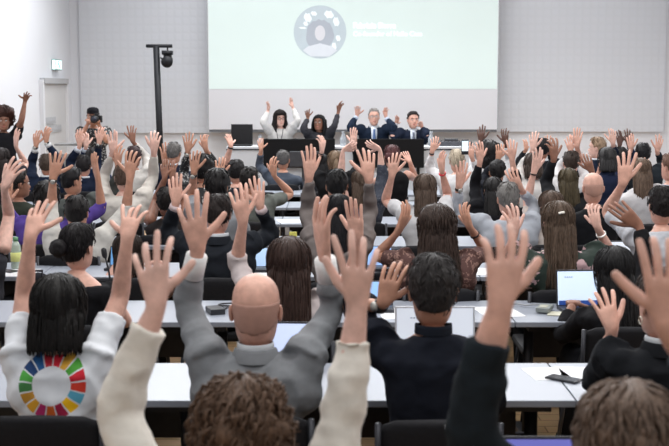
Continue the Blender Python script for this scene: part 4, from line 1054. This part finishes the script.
# ------------------------------------------------------------ things on the audience desks
T = .739
def on_desk(px, D): return at(px, 200, D).x
laptop((on_desk(284, 4.58), 4.56, T), R(-3), 'open laptop with bright white screen before the bald grey suit wearer', .29, .19, 104, (200, 214, 244), bar=None)
laptop((on_desk(592, 5.95), 5.95, T), R(4), 'open laptop with white page and dark blue bar in front of the black hooded person', .30, .19, 100, (206, 224, 246), bar=(40, 70, 140))
laptop((on_desk(630, 7.35), 7.40, T), R(6), 'open laptop with pale grey page left of the pale grey shirt wearer', .22, .16, 104, (206, 212, 220), bar=(190, 200, 215))
laptop((on_desk(440, 4.58), 4.60, T), R(0), 'silver white laptop before the dark navy jacket wearer', .34, .24, 100, (200, 206, 216), (205, 208, 214), bar=(70, 80, 150))
laptop((on_desk(252, 7.3), 7.32, T), R(2), 'open laptop with pale blue screen before the black suit with pink cuffs', .2, .14, 120, (150, 180, 215))
laptop((on_desk(377, 7.3), 7.36, T), R(-4), 'open laptop with blue screen right of the taupe sleeves', .2, .15, 125, (110, 150, 205))
laptop((on_desk(376, 5.9), 5.98, T), R(0), 'open laptop with bright blue screen behind the cream sleeve', .2, .14, 118, (130, 170, 220))
laptop((on_desk(546, 3.0), 2.95, T), R(0), 'laptop at the bottom edge of the view with violet blue screen rim', .30, .195, 100, (110, 112, 190))
laptop((on_desk(119, 7.35), 7.38, T), R(-5), 'open laptop with blue screen behind the desk microphone', .2, .13, 106, (90, 140, 190))
def slab_item(name, px, D, label, cat, w, d, h, rgb, rz=0, rough=.4, extra=None, z=T, group=None):
    b = MB(); b.box((0, 0, h / 2), (w / 2, d / 2, h / 2)); o = b.build(name, mat(name, rgb, rough), None, smooth=False, bevel=min(.004, h * .3)); o.location = (on_desk(px, D), D, z); o.rotation_euler = (0, 0, R(rz))
    tag(o, label, cat, group); return o
o = slab_item('smartphone', 568, 4.52, 'black smartphone lying on the white desk at lower right', 'phone', .07, .14, .009, (48, 50, 54), 50, .25)
b = MB(); b.box((0, 0, .0093), (.031, .064, .0004)); b.build('display', mat('phone_glass', (70, 74, 80), .1), o, smooth=False)
slab_item('paper_sheet', 551, 4.62, 'blank paper sheet left of the phone on the nearest visible desk', 'paper', .16, .2, .0012, (228, 230, 234), 8)
slab_item('paper_sheet', 590, 4.6, 'blank paper sheet right of the phone on the nearest visible desk', 'paper', .2, .26, .0012, (226, 228, 233), -5)
o = slab_item('interpreter_receiver', 547, 5.95, 'grey green translation receiver with cord on the second visible desk', 'receiver', .07, .13, .026, (134, 140, 138), -22, z=T)
b = MB(); b.tube([(-.03, .06, .02), (-.06, .10, .012), (-.12, .08, .006), (-.17, .11, .006), (-.2, .08, .006)], .004, 6); b.build('cord', mat('cord_grey', (150, 152, 156), .5), o)
b = MB(); b.box((0, -.02, .027), (.02, .03, .002)); b.build('display', mat('dial_cream', (176, 176, 160), .4), o, smooth=False)
o = slab_item('notepad', 560, 5.88, 'cream notepad under the translation receiver', 'notepad', .10, .1, .006, (206, 204, 184), -14)
o.location.z = T; [q for q in COL.objects if q.name == 'interpreter_receiver'][0].location.z = T + .006
o = slab_item('interpreter_receiver', 214, 5.92, 'black translation receiver with looped cable behind the bald head', 'receiver', .08, .12, .03, (40, 42, 46), 20)
for k in range(3):
    b = MB(); b.tube([(.02 + .05 * math.cos(a * .5) + .03 * k, .05 + .04 * math.sin(a * .5), .01 + .01 * k) for a in range(13)], .0045, 6); b.build('cable', mat('cable_black', (34, 34, 38), .5), o)
slab_item('smartphone', 4, 7.3, 'black smartphone on the desk beside the bottle at the left edge', 'phone', .08, .15, .009, (36, 36, 40), 60, .25)
for (px, D, l, rz) in ((262, 7.25, 'loose white paper in front of the black suit with pink cuffs', 15), (275, 8.7, 'loose white paper on the desk below the bent bare elbow', -20), (290, 10.15, 'small white paper near the yellow flower card', 12), (400, 5.9, 'white paper beside the maroon patterned top', 5), (18, 7.25, 'white paper under the bottle at the left edge', 4), (480, 7.3, 'white paper between the grey sweater and the maroon top', -8), (500, 5.95, 'white paper left of the large raised hand', 10)):
    slab_item('paper_sheet', px, D, l, 'paper', .21, .29, .0012, (232, 233, 236), rz)
# desk microphone
mx_ = on_desk(108, 6.1); r_ = empty('desk_microphone', (mx_, 6.12, T)); mm = mat('mic_black', (28, 29, 32), .45, .2)
b = MB(); b.box((0, 0, .018), (.05, .06, .018)); b.build('base', mm, r_, smooth=False, bevel=.008)
b = MB(); b.tube([(0, 0, .03), (0, 0, .12), (-.01, 0, .2), (-.026, 0, .27)], .0055, 8); b.build('gooseneck', mm, r_)
b = MB(); b.tube([(-.026, 0, .265), (-.03, 0, .28), (-.034, 0, .31), (-.036, 0, .32)], [.010, .015, .015, .008], 12); b.build('microphone_head', mm, r_)
tag(r_, 'black gooseneck desk microphone behind the straight black bob', 'microphone')
r_ = empty('tablet_stand', (on_desk(105, 5.85), 5.8, T)); b = MB(); b.tube([(0, 0, 0), (0, 0, .012)], .05, 16); b.build('base', mat('stand_white', (214, 216, 222), .4), r_)
M = Matrix.Rotation(R(-20), 3, 'X'); b = MB(); b.box((0, .01, .06), (.045, .006, .055), M); s_ = b.build('case', mm, r_, smooth=False, bevel=.003)
b = MB(); b.box((0, .002, .068), (.032, .0015, .03), M); b.build('display', mat('display', (120, 180, 245), .3, 0, 'plain', .03, 4, emit=.55), s_, smooth=False)
tag(r_, 'small control unit with lit blue display between the bob and the raised hand', 'control unit')
# bottle
r_ = empty('juice_bottle', (on_desk(9, 7.3), 7.42, T)); b = MB(); b.tube([(0, 0, 0), (0, 0, .01), (0, 0, .12), (0, 0, .155), (0, 0, .185)], [.030, .034, .034, .03, .014], 16)
gm_ = mat('bottle_clear', (200, 216, 204), .1); gm_.node_tree.nodes['Principled BSDF'].inputs['Transmission Weight'].default_value = .5; b.build('bottle_body', gm_, r_)
b = MB(); b.tube([(0, 0, .05), (0, 0, .11)], .0355, 16); b.build('label_band', mat('band_yellow', (206, 210, 130), .6), r_)
b = MB(); b.tube([(0, 0, .185), (0, 0, .21)], .017, 12); b.build('bottle_cap', mat('cap_green', (90, 140, 100), .5), r_); tag(r_, 'clear bottle with yellow label and green cap on the desk at the left edge', 'bottle')
for (px, D, z, l) in ((374, 11.6, T, 'clear water bottle behind the polka dot sleeve'), (246, 13.2, T, 'clear water bottle on the front desk left of the slate shirt')):
    r_ = empty('water_bottle', (on_desk(px, D), D, T)); b = MB(); b.tube([(0, 0, 0), (0, 0, .01), (0, 0, .15), (0, 0, .19), (0, 0, .22)], [.028, .032, .032, .026, .012], 14); b.build('bottle_body', mat('clear_glass', (214, 220, 226), .08), r_)
    b = MB(); b.tube([(0, 0, .22), (0, 0, .24)], .014, 10); b.build('bottle_cap', mat('cap_white', (230, 232, 236), .5), r_); tag(r_, l, 'bottle')
# yellow flower card near x 293
r_ = empty('yellow_ribbon', (on_desk(293, 8.9), 8.9, T)); b = MB(); b.box((0, 0, .03), (.03, .008, .03)); b.box((0, -.01, -.03), (.008, .004, .05)); b.build('ribbon_bow', mat('ribbon', (196, 190, 90), .6), r_, bevel=.004); b = MB(); b.tube([(0, 0, .0), (0, 0, .05)], .006, 6); b.build('stem', mat('ribbon_green', (120, 140, 80), .6), r_); tag(r_, 'small yellow ribbon tied at a desk edge below the bent elbow', 'ribbon')
# phone held up near the blond person, badge card
A = at(465, 147, 11.25); b = MB(); b.box((0, 0, 0), (.036, .005, .075)); o = b.build('smartphone', mat('phone_black', (30, 32, 36), .3), None, smooth=False, bevel=.003); o.location = A; o.rotation_euler = (0, 0, R(8))
b = MB(); b.box((0, -.0055, .01), (.032, .0008, .05)); b.build('display', mat('display', (220, 235, 250), .3, emit=.55), o, smooth=False); tag(o, 'lit smartphone held upright beside the blond hair', 'phone')
# bags and coats on the chairs and floor
for (px, D, z, w, d, h, l, c) in ((383, 6.75, .28, .3, .22, .55, 'black coat heaped over a chair left of the maroon patterned top', (32, 34, 40)), (35, 6.9, .3, .22, .2, .5, 'black rucksack standing on a chair behind the low bun', (34, 35, 42)), (232, 4.9, .0, .2, .15, .36, 'black bag on the floor under the second visible desk', (26, 26, 30)), (557, 3.6, 0.0, .18, .14, .34, 'black bag on the floor under the desk with the phone', (28, 28, 32)), (520, 4.9, 0, .2, .14, .4, 'black rucksack on the floor under the desk at right', (26, 26, 30))):
    b = MB(); rings = []
    for i in range(9):
        t = i / 8; k = (math.sin(math.pi * (.12 + .8 * t)) ** .5)
        rings.append([(w * .5 * k * math.cos(a * math.pi / 9) * (1 + .12 * math.sin(a * 2.3 + i)), d * .5 * k * math.sin(a * math.pi / 9) * (1 + .1 * math.cos(a * 1.7 + i)), h * t) for a in range(18)])
    b.loft(rings); r_ = empty('backpack' if 'rucksack' in l else ('coat' if 'coat' in l else 'bag'), (on_desk(px, D), D, z)); b.build('fabric_body', cloth_m(c), r_, sub=1)
    b = MB(); b.tube([(-.05, -d * .5, h * .9), (-.06, -d * .55, h * 1.05), (.06, -d * .55, h * 1.05), (.05, -d * .5, h * .9)], .009, 6); b.build('strap', cloth_m((60, 60, 66)), r_); tag(r_, l, 'bag')
